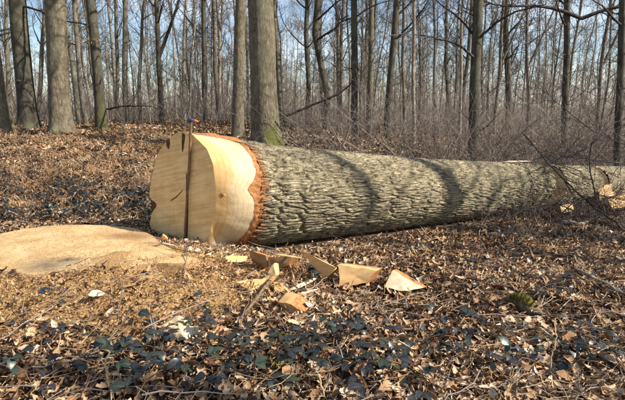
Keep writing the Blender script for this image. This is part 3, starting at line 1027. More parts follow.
# base px x, px x at the top of the frame, distance, width px, lean list extra, label ...
BIG = [
    (3, -16, 12.5, 15, .45, 'tree_bark', (.5, 2.6, 3, .6), 'leaning mossy-footed tree cut off by the left photo edge', 'mossy'),
    (30, 17, 13.9, 15.5, .35, 'tree_bark_dark', None, 'grey-brown tree with a dark knot, second from the left edge', ''),
    (62, 55, 12.6, 18.5, .35, 'tree_bark', None, 'thick smooth olive-grey tree behind the bracken bank', ''),
    (103, 92, 13.4, 9.5, .4, 'tree_bark_dark', (1.0, -.9, 1.6, .45), 'curved tree with dark mossy foot right of the thick olive-grey one', ''),
    (238, 241, 12.6, 11, .25, 'tree_bark', None, 'straight grey tree just left of the big tree behind the log', ''),
    (266, 262, 10.2, 25, .45, 'tree_bark', (.62, -.8, 1.0, 1.0), 'big thick tree with moss at its foot directly behind the log', ''),
    (474.5, 478, 10.2, 10, .15, 'tree_bark_dark', None, 'dark straight tree standing alone behind the middle of the log', ''),
    (567, 569, 10.8, 6, .15, 'tree_bark_dark', None, 'thin dark tree with a long side limb above the cut lengths', ''),
    (354.5, 353, 14, 6.5, .15, 'tree_bark_dark', None, 'dark slim tree, left one of a close pair behind the log', ''),
    (369, 371, 14.6, 5.5, .15, 'tree_bark', None, 'lighter slim tree, right one of a close pair behind the log', ''),
    (387, 397, 13.6, 6.5, .15, 'tree_bark_dark', None, 'dark slim tree leaning slightly right behind the log', ''),
    (326, 317, 15.5, 6.5, .15, 'tree_bark_dark', None, 'crooked dark tree right of the big tree behind the log', ''),
    (307, 305, 17, 4.5, .15, 'tree_bark_dark', None, 'slim straight tree between the big tree and the crooked one', ''),
    (284, 275, 14.5, 4.5, .15, 'tree_bark', None, 'slim tree rising tight beside the right flank of the big tree', ''),
    (87, 76, 15.5, 4.5, .15, 'pole_bark', None, 'thin leaning pole tree between the olive-grey and the mossy-footed trees', ''),
    (80, 66, 16, 4, .15, 'pole_bark', None, 'thinner pole tree tight against the right side of the olive-grey tree', ''),
    (127, 126, 17, 5, .15, 'pole_bark', None, 'straight brownish pole tree over the bracken bank', ''),
    (118, 115, 18, 3.5, .15, 'pole_bark', None, 'very thin pole tree just left of the straight brownish one', ''),
    (163, 157, 17, 5, .15, 'tree_bark_dark', None, 'forked dark pole tree left of the butt stick', 'fork'),
    (206, 204, 18, 4.5, .15, 'tree_bark_dark', None, 'dark pole tree right of the stick on the butt', ''),
    (219, 212, 19, 4, .15, 'pole_bark', None, 'pole tree between the butt stick and the straight grey tree', ''),
    (461, 463.5, 12.5, 3, .1, 'pole_bark_pale', None, 'thin pale pole tree just left of the lone dark tree', ''),
    (414, 417, 13, 3.5, .1, 'pole_bark_pale', None, 'pale thin pole tree right of the right-leaning dark tree', ''),
    (404, 405, 15, 3.5, .1, 'pole_bark', None, 'thin grey pole tree close beside the right-leaning dark tree', ''),
    (494, 503, 15.5, 3.2, .1, 'twig', None, 'thin slanting tree right of the lone dark tree', 'fork'),
    (527, 528, 14.5, 3, .1, 'twig', None, 'thin twiggy tree between the two dark trees above the log end', 'fork'),
    (596, 612, 14, 3.5, .1, 'twig', None, 'thin slanting tree near the right photo edge', 'fork'),
    (622, 628, 8.6, 7, .15, 'tree_bark_dark', None, 'dark trunk at the right photo edge behind the cut lengths', ''),
    (340, 345, 18, 3.5, .1, 'pole_bark', None, 'thin pole tree left of the close pair', ''),
    (436, 433, 17, 3, .1, 'pole_bark', None, 'thin pole tree midway between the leaning tree and the lone one', ''),
    (140, 146, 20, 3.2, .1, 'pole_bark', None, 'very thin pole tree between the brownish and the forked ones', ''),
    (185, 187, 21, 3.2, .1, 'pole_bark_pale', None, 'very thin pale pole tree rising above the butt', ''),
    (40, 44, 19, 4, .1, 'pole_bark', None, 'thin pole tree in the gap left of the olive-grey tree', ''),
    (10, 6, 17, 4, .1, 'pole_bark', None, 'thin pole tree behind the leaning tree at the left edge', ''),
]
def world_x(px, d, z=.6): return (px - 312.5) / FPX * (d * math.cos(PITCH) - (z - CAM_H) * math.sin(PITCH))
def pxd_(px, py, d):
    r_ = ray(px, py)
    return CO + r_ * (d / r_[1])
LIMBS = [('dark knot', [(19, 6, 0), (38, 13, .3), (56, 18, .5), (72, 24, .8), (90, 26, 1.0)], .035, .015),
         ('dark knot', [(18, 22, 0), (10, 32, .3), (-4, 40, .6)], .035, .02),
         ('curved tree', [(107, 109, 0), (125, 106, .4), (145, 107, .8), (162, 109, 1.0)], .03, .01),
         ('standing alone', [(478, 40, 0), (490, 28, .3), (512, 14, .5), (545, 4, .8)], .03, .01),
         ('standing alone', [(477, 60, 0), (462, 44, .3), (440, 34, .5), (418, 30, .8)], .03, .01),
         ('leaning slightly', [(396, 40, 0), (408, 28, .3), (425, 8, .5), (432, -8, .6)], .03, .014),
         ('crooked dark', [(316, 40, 0), (332, 30, .3), (346, 14, .5)], .04, .014)]
tree_spots = []
for (pb, pt, d, wpx, flare, mk, moss, lab, opt) in BIG:
    x0 = world_x(pb, d)
    base = np.array([x0, d, float(ground_z(x0, d)) - .04])
    tree_spots.append((x0, d))
    r0 = wpx / FPX * d / 2 * 1.06
    g = np.random.default_rng(int(pb * 7) + 1000)
    H = float(np.clip(9 + r0 * 22 + g.uniform(-1, 2), 8, 17))
    ztop = CAM_H + d * .216
    dxt = world_x(pt, d, ztop) - x0
    hh = ztop - base[2]
    pts = [(0, 0, 0), (hh * .25, dxt * .15, 0), (hh, dxt, 0), (H, dxt * 1.6, g.uniform(-.4, .4))]
    if 'curved' in lab:
        pts = [(0, 0, 0), (hh * .12, -.02, 0), (hh * .42, dxt * .95, 0), (hh, dxt * 1.05, 0), (H, dxt * 1.2, 0)]
    if 'crooked' in lab:
        pts = [(0, 0, 0), (hh * .3, .06, 0), (hh * .55, dxt * .6, 0), (hh * .75, dxt * 1.2, 0), (hh, dxt * .9, 0), (H, dxt * 1.2, 0)]
    P = trunk_path(base, pts, H, 60, .012 + .02 * (r0 < .09), g)
    big = r0 > .15
    V, Q, r, ms = trunk_mesh(P, r0, H, flare * (1.5 if big else 1.2), g, 40 if big else 16, moss, 5, .30)
    t = thing('bare_tree' if r0 > .075 else 'pole_tree', base, lab, 'tree', 'bare trees in the wood')
    part('trunk', V, Q, M[mk], t, True, {'moss': ms})
    cb = crown_mesh(P, r, g, None, n1=18, n2=4, n3=3, start=.42 if big else .28, l1=(1.0 + 4 * r0, 2.0 + 7 * r0), minr=.005)
    if opt == 'fork':
        i0 = int(np.argmin(np.abs(P[:, 2] - base[2] - hh * .55)))
        q = np.linspace(0, 1, 10)[:, None]
        fk = P[i0] + np.array([.9, .3, 4.0]) * q + np.array([.5, 0, 0]) * np.sin(q * 1.57)
        cb.tube(fk, np.linspace(r[i0] * .8, .012, 10), 8)
        P2, R2 = grow(fk[None], np.linspace(r[i0] * .8, .012, 10)[None], 10, (.2, 1), (.5, 1), (.5, 1.3), 5, .05, .18, .4, g)
        cb.tube(P2, R2, 3)
    # low dead twigs on the stem
    if not big:
        P2, R2 = grow(P[None], r[None], 12, (.10, .45), (.9, 1.5), (.3, 1.1), 6, .03, .2, .16, g)
        cb.tube(P2, np.maximum(R2, .004), 3)
        P3, R3 = grow(P2, R2, 3, (.3, 1), (.4, .9), (.15, .5), 4, .02, .2, .7, g)
        cb.tube(P3, np.maximum(R3, .003), 3)
    part('crown', cb.verts(), cb.faces(), M['twig'] if mk != 'tree_bark_dark' else M['twig_dark'], t)
    if 'knot' in lab:
        kp = P[int(np.argmin(np.abs(P[:, 2] - base[2] - 1.55)))] + np.array([-.03, -r0 * .9, 0])
        u, v = np.meshgrid(np.linspace(0, np.pi, 8), np.linspace(0, 2 * np.pi, 12, endpoint=False))
        V = kp + np.stack([.09 * np.sin(u) * np.cos(v), .05 * np.cos(u) * 1, .05 * np.sin(u) * np.sin(v)], -1)
        ii = np.arange(96).reshape(12, 8)
        Q = np.stack([ii[:, :-1], np.roll(ii, -1, 0)[:, :-1], np.roll(ii, -1, 0)[:, 1:], ii[:, 1:]], -1).reshape(-1, 4)
        part('knot', V, Q, M['tree_bark_dark'], t, True, {'moss': np.zeros(96)})
    if 'long side limb' in lab:
        # limb reaching right near the top of the frame and one reaching left
        z1 = CAM_H + d * .19
        for sgn, ln in ((1, 2.0), (-1, 2.6)):
            q = np.linspace(0, 1, 12)[:, None]
            st_p = np.array([x0 + .02, d, z1 - .1])
            pth = st_p + np.array([sgn * ln, -.4, .55]) * q + np.array([0, 0, .16]) * np.sin(q * 5) - np.array([0, 0, .3]) * q * (1 - q) * 2
            bb = Bag()
            rr2 = np.linspace(.045, .012, 12)
            bb.tube(pth, rr2, 7)
            P2, R2 = grow(pth[None], rr2[None], 14, (.15, 1), (.5, 1.1), (.5, 1.4), 6, .03, .2, .45, g)
            bb.tube(P2, R2, 4)
            P3, R3 = grow(P2, R2, 4, (.2, 1), (.4, 1), (.2, .6), 4, .02, .2, .6, g)
            bb.tube(P3, np.maximum(R3, .003), 3)
            part('limb', bb.verts(), bb.faces(), M['twig_dark'], t)
    for key, lp_, ra, rb_ in LIMBS:
        if key in lab:
            pth = resample(np.array([pxd_(a_, b_, d - dd_) for a_, b_, dd_ in lp_]), 20)
            pth[1:] += np.cumsum(g.normal(0, .012, (19, 3)), 0)
            bb = Bag()
            rr2 = np.linspace(ra, rb_, 20)
            bb.tube(pth, rr2, 7)
            P2, R2 = grow(pth[None], rr2[None], 9, (.2, 1), (.5, 1.1), (.4, 1.2), 6, .02, .2, .45, g)
            bb.tube(P2, R2, 4)
            P3, R3 = grow(P2, R2, 4, (.2, 1), (.4, 1), (.2, .5), 4, .02, .2, .6, g)
            bb.tube(P3, np.maximum(R3, .003), 3)
            part('limb', bb.verts(), bb.faces(), M['twig_dark'], t)
    if 'mossy foot' in lab:
        # spray of last year's russet leaves on a low side twig
        zz = CAM_H + d * math.tan(PITCH - math.atan(0)) * 0 + d * .131
        q = np.linspace(0, 1, 10)[:, None]
        sp = np.array([world_x(94, d), d - .1, zz])
        for sg, L_ in ((-1, 1.0), (1, .55)):
            pth = sp + np.array([sg * L_, -.2, .03]) * q + np.array([0, 0, .05]) * np.sin(q * 4)
            bb = Bag(); bb.tube(pth, np.linspace(.014, .004, 10), 5)
            part('side_twig', bb.verts(), bb.faces(), M['twig_pale'], t)
            lb = Bag()
            for k in range(26):
                c = pth[g.integers(2, 10)] + g.normal(0, .05, 3) * np.array([1.3, 1.3, .8])
                ax_, bx_ = unit(g.normal(size=3)) * .045, unit(g.normal(size=3)) * .022
                lb.add(np.array([c - ax_, c + bx_, c + ax_, c - bx_]), np.array([(0, 1, 2, 3)]), g.uniform(.3, 1))
            o_ = part('dead_leaves', lb.verts(), lb.faces(), M['bracken'], t, False, {'tone': lb.attr()})
            o_['kind'] = 'stuff'

# branch slanting out from the foot of the big tree, and pale twigs broken at its foot
def branch(name, label, pts, r0, r1, m, n2=8, n3=3, group=None, cat='branch', g=None, l2=(.25, .7), sides=7, up=.0, wig=.015, a2=(.4, 1.0)):
    g = g or np.random.default_rng(abs(hash(label)) % 1000 if False else sum(map(ord, label)))
    P = resample(np.array(pts, float), 22)
    P[1:] += np.cumsum(g.normal(0, wig, (21, 3)), 0) * np.linspace(0, 1, 21)[:, None] * .5
    r = np.linspace(r0, r1, 22) * (1 + .12 * (vnoise(np.arange(22) * .8, r0 * 100) - .5))
    t = thing(name, P[0], label, cat, group)
    b = Bag(); b.tube(P, r, sides)
    part('stem', b.verts(), b.faces(), m, t)
    if n2:
        b = Bag()
        P2, R2 = grow(P[None], r[None], n2, (.15, .98), a2, l2, 7, up, .17, .55, g)
        b.tube(P2, np.maximum(R2, .003), 4)
        if n3:
            P3, R3 = grow(P2, R2, n3, (.25, 1), (.4, 1), (l2[0] * .4, l2[1] * .5), 4, up, .2, .65, g)
            b.tube(P3, np.maximum(R3, .002), 3)
        part('twigs', b.verts(), b.faces(), m, t)
    return t
def pxd(px, py, d):
    r_ = ray(px, py)
    return CO + r_ * (d / r_[1])
branch('slanting_branch', 'long thin branch slanting up right from the big tree foot', [pxd(281, 118, 10), pxd(310, 106, 10), pxd(338, 94, 9.9), pxd(352, 82, 9.9)], .032, .014, M['twig_dark'], 3, 2)
for i, (lab, pts) in enumerate([('pale broken twig arching at the mossy foot of the big tree', [pxd(292, 148, 9.6), pxd(276, 134, 9.5), pxd(268, 124, 9.5)]),
                     ('pale broken twig lying right of the mossy tree foot', [pxd(308, 150, 9.4), pxd(290, 138, 9.3), pxd(284, 128, 9.4)]),
                     ('pale crooked twig behind the log between the tree pair', [pxd(352, 156, 9), pxd(338, 140, 9), pxd(330, 122, 9.2)]),
                     ('pale crooked twig behind the log below the leaning tree', [pxd(400, 160, 8.6), pxd(384, 146, 8.7), pxd(372, 136, 8.8)])]):
    branch('broken_twig', lab, pts, .016, .006, M['twig_pale'], 7, 2, 'pale broken twigs behind the log', 'twig')

# prototypes for the deeper wood
def make_proto(seed, H, r0, mk, tw):
    g = np.random.default_rng(seed)
    P = trunk_path(np.zeros(3), [(0, 0, 0), (H * .5, g.uniform(-.35, .35), g.uniform(-.2, .2)), (H, g.uniform(-.8, .8), g.uniform(-.5, .5))], H, 26, .045, g)
    V, Q, r, ms = trunk_mesh(P, r0, H, .2, g, 9)
    tm = new_mesh('trunk', V, Q, M[mk])
    cb = crown_mesh(P, r, g, None, n1=22, n2=5, n3=4, start=.16, l1=(.8, 2.3), a1=(.45, 1.1), minr=.006)
    return tm, cb.mesh('crown', M[tw])
PROTO = [make_proto(50 + i, *a) for i, a in enumerate([
    (10, .060, 'pole_bark', 'twig'), (11, .075, 'pole_bark_pale', 'twig'), (8, .036, 'pole_bark', 'twig'), (12, .095, 'tree_bark_dark', 'twig_dark'),
    (7.5, .028, 'pole_bark_pale', 'twig'), (10, .050, 'pole_bark_pale', 'twig_dark'), (9, .042, 'pole_bark_pale', 'twig'), (8.5, .034, 'tree_bark_dark', 'twig')])]
LOOKS = ['slim grey-brown', 'stout pale', 'thin grey-brown', 'stout dark', 'very thin pale', 'slim pale', 'thin pale', 'thin dark']
MARKS = [(-60, 'photo edge'), (3, 'left edge tree'), (26, 'knotted tree'), (60, 'olive-grey tree'), (99, 'curved mossy tree'), (127, 'brownish pole'), (161, 'forked pole'), (193, 'butt stick'),
         (218, 'second dark pole'), (239, 'straight grey tree'), (265, 'big mossy tree'), (306, 'slim tree'), (322, 'crooked tree'), (354, 'tree pair'), (393, 'leaning tree'),
         (416, 'pale pole'), (462, 'whitish pole'), (476, 'lone dark tree'), (500, 'slanting tree'), (528, 'twiggy tree'), (568, 'limbed dark tree'), (602, 'edge tree'), (700, 'right photo edge')]
g = np.random.default_rng(33)
WOOD_LABELS = ('slender bare grey pole tree deep in the wood', 'slender bare brown pole tree deep in the wood')
cnt = 0
placed = list(tree_spots)
while cnt < 200:
    d = 15 + 33 * g.random() ** .8
    px = g.uniform(-40, 665)
    x = world_x(px, d)
    if any((x - a) ** 2 + (d - b_) ** 2 < .5 for a, b_ in placed):
        continue
    placed.append((x, d))
    k = int(g.integers(0, len(PROTO)))
    sc = g.uniform(.8, 1.25)
    o = bpy.data.objects.new('pole_tree', None)
    COL.objects.link(o)
    o.location = (x, d, float(ground_z(x, d)) - .05)
    o.rotation_euler = (g.normal(0, .03), g.normal(0, .035), g.uniform(0, 6.28))
    o.scale = (sc, sc, sc * g.uniform(.9, 1.15))
    mi = max(i for i, q_ in enumerate(MARKS[:-1]) if q_[0] <= px)
    tag(o, LOOKS[k] + (' tree behind, between the ' if d < 22 else ' tree deeper in, between the ' if d < 33 else ' tree farthest in, between ') + MARKS[mi][1] + ' and ' + MARKS[mi + 1][1], 'tree', 'slender trees deep in the wood')
    for nm, me in zip(('trunk', 'crown'), PROTO[k]):
        link(nm, me, o)
    cnt += 1

# far wood: one mass
b = Bag()
g = np.random.default_rng(5)
K = 700
d = 46 + 75 * g.random(K) ** .8
x = g.uniform(-.95, .95, K) * d
H = g.uniform(7, 13, K)
q = np.linspace(0, 1, 7)
lean = g.normal(0, .05, (K, 1)) * H[:, None]
P = np.stack([x[:, None] + lean * q + .12 * np.sin(q * 6 + x[:, None]), np.broadcast_to(d[:, None], (K, 7)), H[:, None] * q], -1)
rad = g.uniform(.03, .08, K)[:, None] * np.linspace(1, .2, 7)
b.tube(P, rad, 4, np.repeat(g.uniform(.35, .9, K), 28))
P1, R1 = grow(P, rad, 9, (.12, .95), (.4, 1.1), (1, 3), 4, .06, .15, .35, g)
b.tube(P1, np.maximum(R1, .012), 3, .45)
P2, R2 = grow(P1, R1, 2, (.3, 1), (.4, 1), (.5, 1.6), 3, .05, .2, .6, g)
b.tube(P2, np.maximum(R2, .012), 3, .5)
fw = link('far_wood', b.mesh('far_wood', M['brush'], True, 'tone'))
tag(fw, 'mass of bare trees in the far wood', 'wood', kind='stuff')

# brush of twigs and suckers on the wood floor
def brush(name, label, n, region, hrange, rr_, tone, seed, n2=2, lean=.35):
    g = np.random.default_rng(seed)
    pts = []
    while len(pts) < n:
        px, d = g.uniform(*region[0]), region[1][0] + (region[1][1] - region[1][0]) * g.random() ** .8
        pts.append((world_x(px, d), d))
    pts = np.array(pts)
    z = ground_z(pts[:, 0], pts[:, 1])
    N = 7
    H = g.uniform(*hrange, n)
    P = np.zeros((n, N, 3))
    P[:, 0] = np.stack([pts[:, 0], pts[:, 1], z - .03], 1)
    dr = unit(np.stack([g.normal(0, lean, n), g.normal(0, lean, n), np.ones(n)], 1))
    for i in range(1, N):
        dr = unit(dr + g.normal(0, .13, (n, 3)) + np.array([0, 0, -.05]))
        P[:, i] = P[:, i - 1] + dr * (H / (N - 1))[:, None]
    rd = g.uniform(*rr_, n)[:, None] * np.linspace(1, .3, N)
    b = Bag()
    b.tube(P, rd, 3, np.repeat(np.clip(g.normal(tone, .22, n), 0, 1), N * 3))
    if n2:
        P1, R1 = grow(P, rd, n2, (.25, .95), (.3, .9), (hrange[0] * .25, hrange[1] * .4), 4, .02, .16, .6, g)
        b.tube(P1, np.maximum(R1, .002), 3, np.repeat(np.clip(g.normal(tone, .22, n * n2), 0, 1), 12))
    o = link(name, b.mesh(name, M['brush'], True, 'tone'))
    return tag(o, label, 'brush', kind='stuff')
brush('twig_thicket', 'brown thicket of bare suckers and twigs behind the log', 2500, ((290, 700), (9.0, 20)), (.8, 2.6), (.003, .008), .6, 1, 2, .8)
brush('twig_thicket', 'sparser bare undergrowth behind the bracken bank', 1500, ((-60, 300), (14, 24)), (.6, 2.2), (.004, .010), .5, 2, 3, .35)
brush('twig_thicket', 'far bare undergrowth under the deep wood', 1800, ((-60, 690), (20, 44)), (1.0, 3.2), (.008, .016), .55, 3, 1, .5)
brush('twig_thicket', 'pale haze of fine saplings at the far edge of the wood', 1500, ((-60, 690), (42, 85)), (2.5, 7.5), (.018, .035), .62, 9, 2, .25)
brush('twig_tangle', 'dense tangle of fine bare twigs rising behind the far end of the log', 950, ((430, 690), (7.4, 11)), (.8, 2.4), (.0025, .006), .45, 8, 2, 1.1)
brush('twig_tangle', 'low pale twig tangle along the back of the log', 700, ((270, 640), (7.6, 9.4)), (.25, .75), (.003, .007), .8, 4, 2, .9)

brush('twig_tangle', 'dark twig tangle before the far end of the log', 520, ((478, 660), (5.3, 6.7)), (.2, .75), (.002, .006), .28, 6, 3, 1.0)
# ------------------------------------------------------------------ leaves
def leaf_tpl(L, Wd, prof, st, curl, fold, twist, g):
    """stations along the midrib -> verts, quads"""
    x = np.linspace(0, 1, st)
    w = np.interp(x, np.linspace(0, 1, len(prof)), prof) * Wd
    zc = curl * (x - .5) ** 2 * L
    V = []
    for i in range(st):
        jit = g.normal(0, .04 * Wd)
        tz = twist * (x[i] - .5)
        V += [((x[i] - .5) * L, w[i] * (1 + g.normal(0, .08)), zc[i] + fold * w[i] + tz * w[i] + g.normal(0, .03) * Wd),
              ((x[i] - .5) * L, jit, zc[i]),
              ((x[i] - .5) * L, -w[i] * (1 + g.normal(0, .08)), zc[i] + fold * w[i] - tz * w[i] + g.normal(0, .03) * Wd)]
    Q = []
    for i in range(st - 1):
        a = i * 3
        Q += [(a, a + 3, a + 4, a + 1), (a + 1, a + 4, a + 5, a + 2)]
    return np.array(V), np.array(Q)
OAK = [.12, .55, .45, .95, .7, 1.1, .75, .95, .1]
BEECH = [.05, .7, 1.0, .95, .75, .4, .03]
SHRED = [.4, .9, .6, .8, .3]

def rot_z_tilt(yaw, tx, ty):
    cy, sy = np.cos(yaw), np.sin(yaw)
    cx, sx = np.cos(tx), np.sin(tx)
    cz, sz = np.cos(ty), np.sin(ty)
    o, z = np.ones_like(yaw), np.zeros_like(yaw)
    Rz = np.stack([np.stack([cy, -sy, z], -1), np.stack([sy, cy, z], -1), np.stack([z, z, o], -1)], -2)
    Rx = np.stack([np.stack([o, z, z], -1), np.stack([z, cx, -sx], -1), np.stack([z, sx, cx], -1)], -2)
    Ry = np.stack([np.stack([cz, z, sz], -1), np.stack([z, o, z], -1), np.stack([-sz, z, cz], -1)], -2)
    return Rz @ Rx @ Ry

def terrain_norm_tilt(x, y):
    e = .05
    return (ground_z(x, y + e) - ground_z(x, y - e)) / (2 * e)

def scatter(bag, n, xs, ys, tpls, scale, lift, tilt, tones, g):
    which = g.integers(0, len(tpls), n)
    z = ground_z(xs, ys)
    tone = np.clip(tones(n) + .55 * (fbm(xs * 1.3, ys * 1.3, 12, 3) - .5), 0, 1)
    for k, (V, Q) in enumerate(tpls):
        m = which == k
        c = m.sum()
        if not c: continue
        Rm = rot_z_tilt(g.uniform(0, 6.28, c), g.normal(0, tilt, c), g.normal(0, tilt, c))
        sc = g.uniform(*scale, c)
        P = np.einsum('kij,vj->kvi', Rm, V) * sc[:, None, None]
        P += np.stack([xs[m], ys[m], z[m] + g.uniform(*lift, c)], -1)[:, None, :]
        F = Q[None] + (np.arange(c) * len(V))[:, None, None]
        bag.add(P.reshape(-1, 3), F.reshape(-1, 4), np.repeat(tone[m], len(V)))

def trapezoid(n, y0, y1, g, margin=.4, bias=1.0):
    y = y0 + (y1 - y0) * g.random(int(n)) ** bias
    # density even over the area
    w = (y * .72 + margin)
    keep = g.random(len(y)) < w / w.max()
    y = y[keep]
    x = g.uniform(-1, 1, len(y)) * (y * .72 + margin)
    return x, y

def not_inside(x, y):
    """outside stump top and log"""
    d = np.stack([x, y, 0 * x], -1) - C0
    s_, a_ = d @ AX, d @ SIDE
    inlog = (s_ > .1) & (s_ < 9) & (np.abs(a_) < log_R(s_) * .75)
    rel = np.stack([x, y], -1) - sc_[:2]
    an = np.arctan2(rel[:, 1], rel[:, 0])
    ang_o = np.arctan2(SO[:, 1] - sc_[1], SO[:, 0] - sc_[0])
    o = np.argsort(ang_o)
    ro = np.interp(an, ang_o[o], np.hypot(SO[:, 0] - sc_[0], SO[:, 1] - sc_[1])[o], period=2 * np.pi)
    return ~inlog & (np.hypot(rel[:, 0], rel[:, 1]) > ro * 1.03)

g = np.random.default_rng(21)
near_t = [leaf_tpl(.085 * a, .022 * b_, pr, 4, c, f_, tw, g) for a, b_, pr, c, f_, tw in [
    (1, 1, OAK, .8, .5, .6), (1.1, 1.1, OAK, -.6, .9, -.8), (.8, 1.1, BEECH, 1.1, .5, .4), (.75, .9, BEECH, .3, 1.2, 1.0), (1, .8, SHRED, 1.6, 1.0, 1.5), (.9, 1.2, OAK, 1.6, .2, -1.4), (.7, 1, BEECH, -1.2, -.6, .7)]]
frag_t = [leaf_tpl(.04 * a, .011 * b_, [.7, .5], 2, c, f_, tw, g) for a, b_, c, f_, tw in [(1, 1, 1, .8, 1), (.8, 1.6, -.8, .3, 2), (1.5, .4, .6, .6, .5), (2.2, .25, .5, .2, .3)]]
mid_t = [leaf_tpl(.085 * a, .026 * b_, [.35, .95, .2], 3, c, f_, tw, g) for a, b_, c, f_, tw in [(1, 1, 1, .8, 1), (1.2, 1, -.6, .9, .5), (.8, 1, 1.5, .4, -1)]]

def tone_mix(g):
    def f_(n):
        t = g.choice([.12, .3, .47, .62, .78, .93], n, p=[.14, .18, .22, .22, .16, .08])
        return np.clip(t + g.normal(0, .06, n), 0, 1)
    return f_
lit = Bag()
x, y = trapezoid(92000, 1.7, 9.4, g)
keep = (g.random(len(x)) > .85 * sawdust_f(x, y)) & not_inside(x, y) & (g.random(len(x)) < np.interp(y, [1.7, 4, 9.4], [1, .85, .5]))
x, y = x[keep], y[keep]
scatter(lit, len(x), x, y, near_t, (.38, .95), (.002, .055), .5, tone_mix(g), g)
print('near leaves', len(x))
x, y = trapezoid(92000, 1.7, 7, g)
keep = (g.random(len(x)) > .72 * sawdust_f(x, y)) & not_inside(x, y)
x, y = x[keep], y[keep]
scatter(lit, len(x), x, y, frag_t, (.5, 1.3), (.005, .055), .6, tone_mix(g), g)
x, y = trapezoid(46000, 9.2, 19, g)
scatter(lit, len(x), x, y, mid_t, (.7, 1.7), (.0, .07), .5, tone_mix(g), g)
# leaves banked on and against the log
lo = link('leaf_litter', lit.mesh('leaf_litter', M['litter'], True, 'tone'))
tag(lo, 'deep brown and tan litter of fallen leaves', 'leaf litter', kind='stuff')

# loose large leaves one can pick out (parts of the woodland floor)
g = np.random.default_rng(77)
big_meshes = []
for k in range(14):
    V, Q = leaf_tpl(g.uniform(.085, .125), g.uniform(.026, .038), OAK if k % 3 else BEECH, 9, g.uniform(-1, 1.6), g.uniform(.1, .9), g.uniform(-1, 1), g)
    tone = float(np.clip([.35, .6, .75, .9, .5, .97, .68][k % 7] + g.normal(0, .04), 0, 1))
    big_meshes.append(new_mesh('leaf', V, Q, M['litter'], True, {'tone': np.full(len(V), tone)}))
made = 0
while made < 270:
    y = 1.85 + 2.3 * g.random() ** 1.2
    x = g.uniform(-1, 1) * (y * .68 + .1)
    if g.random() < .8 * float(sawdust_f(np.array([x]), np.array([y]))[0]) or not not_inside(np.array([x]), np.array([y]))[0]:
        continue
    o = link('leaf', big_meshes[int(g.integers(0, 14))], ground)
    o.location = (x, y, float(ground_z(x, y)) + g.uniform(.03, .06))
    o.rotation_euler = (g.normal(0, .35), g.normal(0, .35), g.uniform(0, 6.28))
    s_ = g.uniform(.55, 1.05)
    o.scale = (s_, s_, s_)
    made += 1

# sawdust flakes
g = np.random.default_rng(4)
sd = Bag()
n = 90000
x, y = g.uniform(-3.9, .6, n), g.uniform(2.3, 4.6, n)
keep = (g.random(n) < sawdust_f(x, y)) & not_inside(x, y)
x, y = x[keep], y[keep]
chip = [(np.array([(-.5, -.3, 0), (.5, -.25, .1), (.45, .3, 0), (-.4, .35, .15)]) * .009, np.array([(0, 1, 2, 3)]))]
scatter(sd, len(x), x, y, chip, (.4, 1.8), (.002, .03), .5, lambda n_: g.random(n_), g)
def m_sd():
    m, n_, l, b_ = mat('sawdust_chips', .85, .2)
    r_ = ramp(n_, [(0, (.20, .10, .04)), (.45, (.44, .25, .095)), (1, (.66, .45, .22))])
    l.new(attrn(n_, 'tone'), r_.inputs['Fac'])
    l.new(r_.outputs['Color'], b_.inputs['Base Color'])
    return m
sdo = link('sawdust', sd.mesh('sawdust', m_sd(), False, 'tone'))
tag(sdo, 'golden sawdust and small chips heaped round the stump', 'sawdust', kind='stuff')
# dust lying on the stump top
sd2 = Bag()
n = 5200
u = np.sqrt(g.random(n)) * .97
k = g.integers(0, 180, n)
xy = sc_[:2] + (SO[k, :2] - sc_[:2]) * u[:, None] + g.normal(0, .006, (n, 2))
i_r = np.clip((u * 45).astype(int), 0, 45)
topV = np.concatenate([V_.reshape(-1, 3) for V_ in [np.array([v.co[:] for v in bpy.data.meshes['sawn_top'].vertices])]]) if False else None
base_z = SZ - .045 * sstep(-.012, .012, xy[:, 1] - np.interp(xy[:, 0], mid[:, 0], mid[:, 1])) * sstep(-2.6, -1.8, xy[:, 0]) + .012 * (fbm(xy[:, 0] * 6, xy[:, 1] * 6, 2) - .5) + .02 * np.clip((xy[:, 1] - sc_[1]) / .6, -1, 1) + .006
Rm = rot_z_tilt(g.uniform(0, 6.28, n), g.normal(0, .3, n), g.normal(0, .3, n))
Pq = np.einsum('kij,vj->kvi', Rm, chip[0][0]) * g.uniform(.3, 1.1, n)[:, None, None] + np.stack([xy[:, 0], xy[:, 1], base_z], -1)[:, None]
clean = g.random(n) > 1.3 * np.exp(-((xy[:, 0] - at(45, 264, SZ)[0]) / .22) ** 2 - ((xy[:, 1] - at(45, 264, SZ)[1]) / .13) ** 2)
Pq = Pq[clean]
n = len(Pq)
sd2.add(Pq.reshape(-1, 3), (chip[0][1][None] + (np.arange(n) * 4)[:, None, None]).reshape(-1, 4), np.repeat(g.uniform(.25, 1, n), 4))
o = link('sawdust', sd2.mesh('sawdust', bpy.data.materials['sawdust_chips'], False, 'tone'))
tag(o, 'fine pale sawdust scattered over the stump top', 'sawdust', kind='stuff')

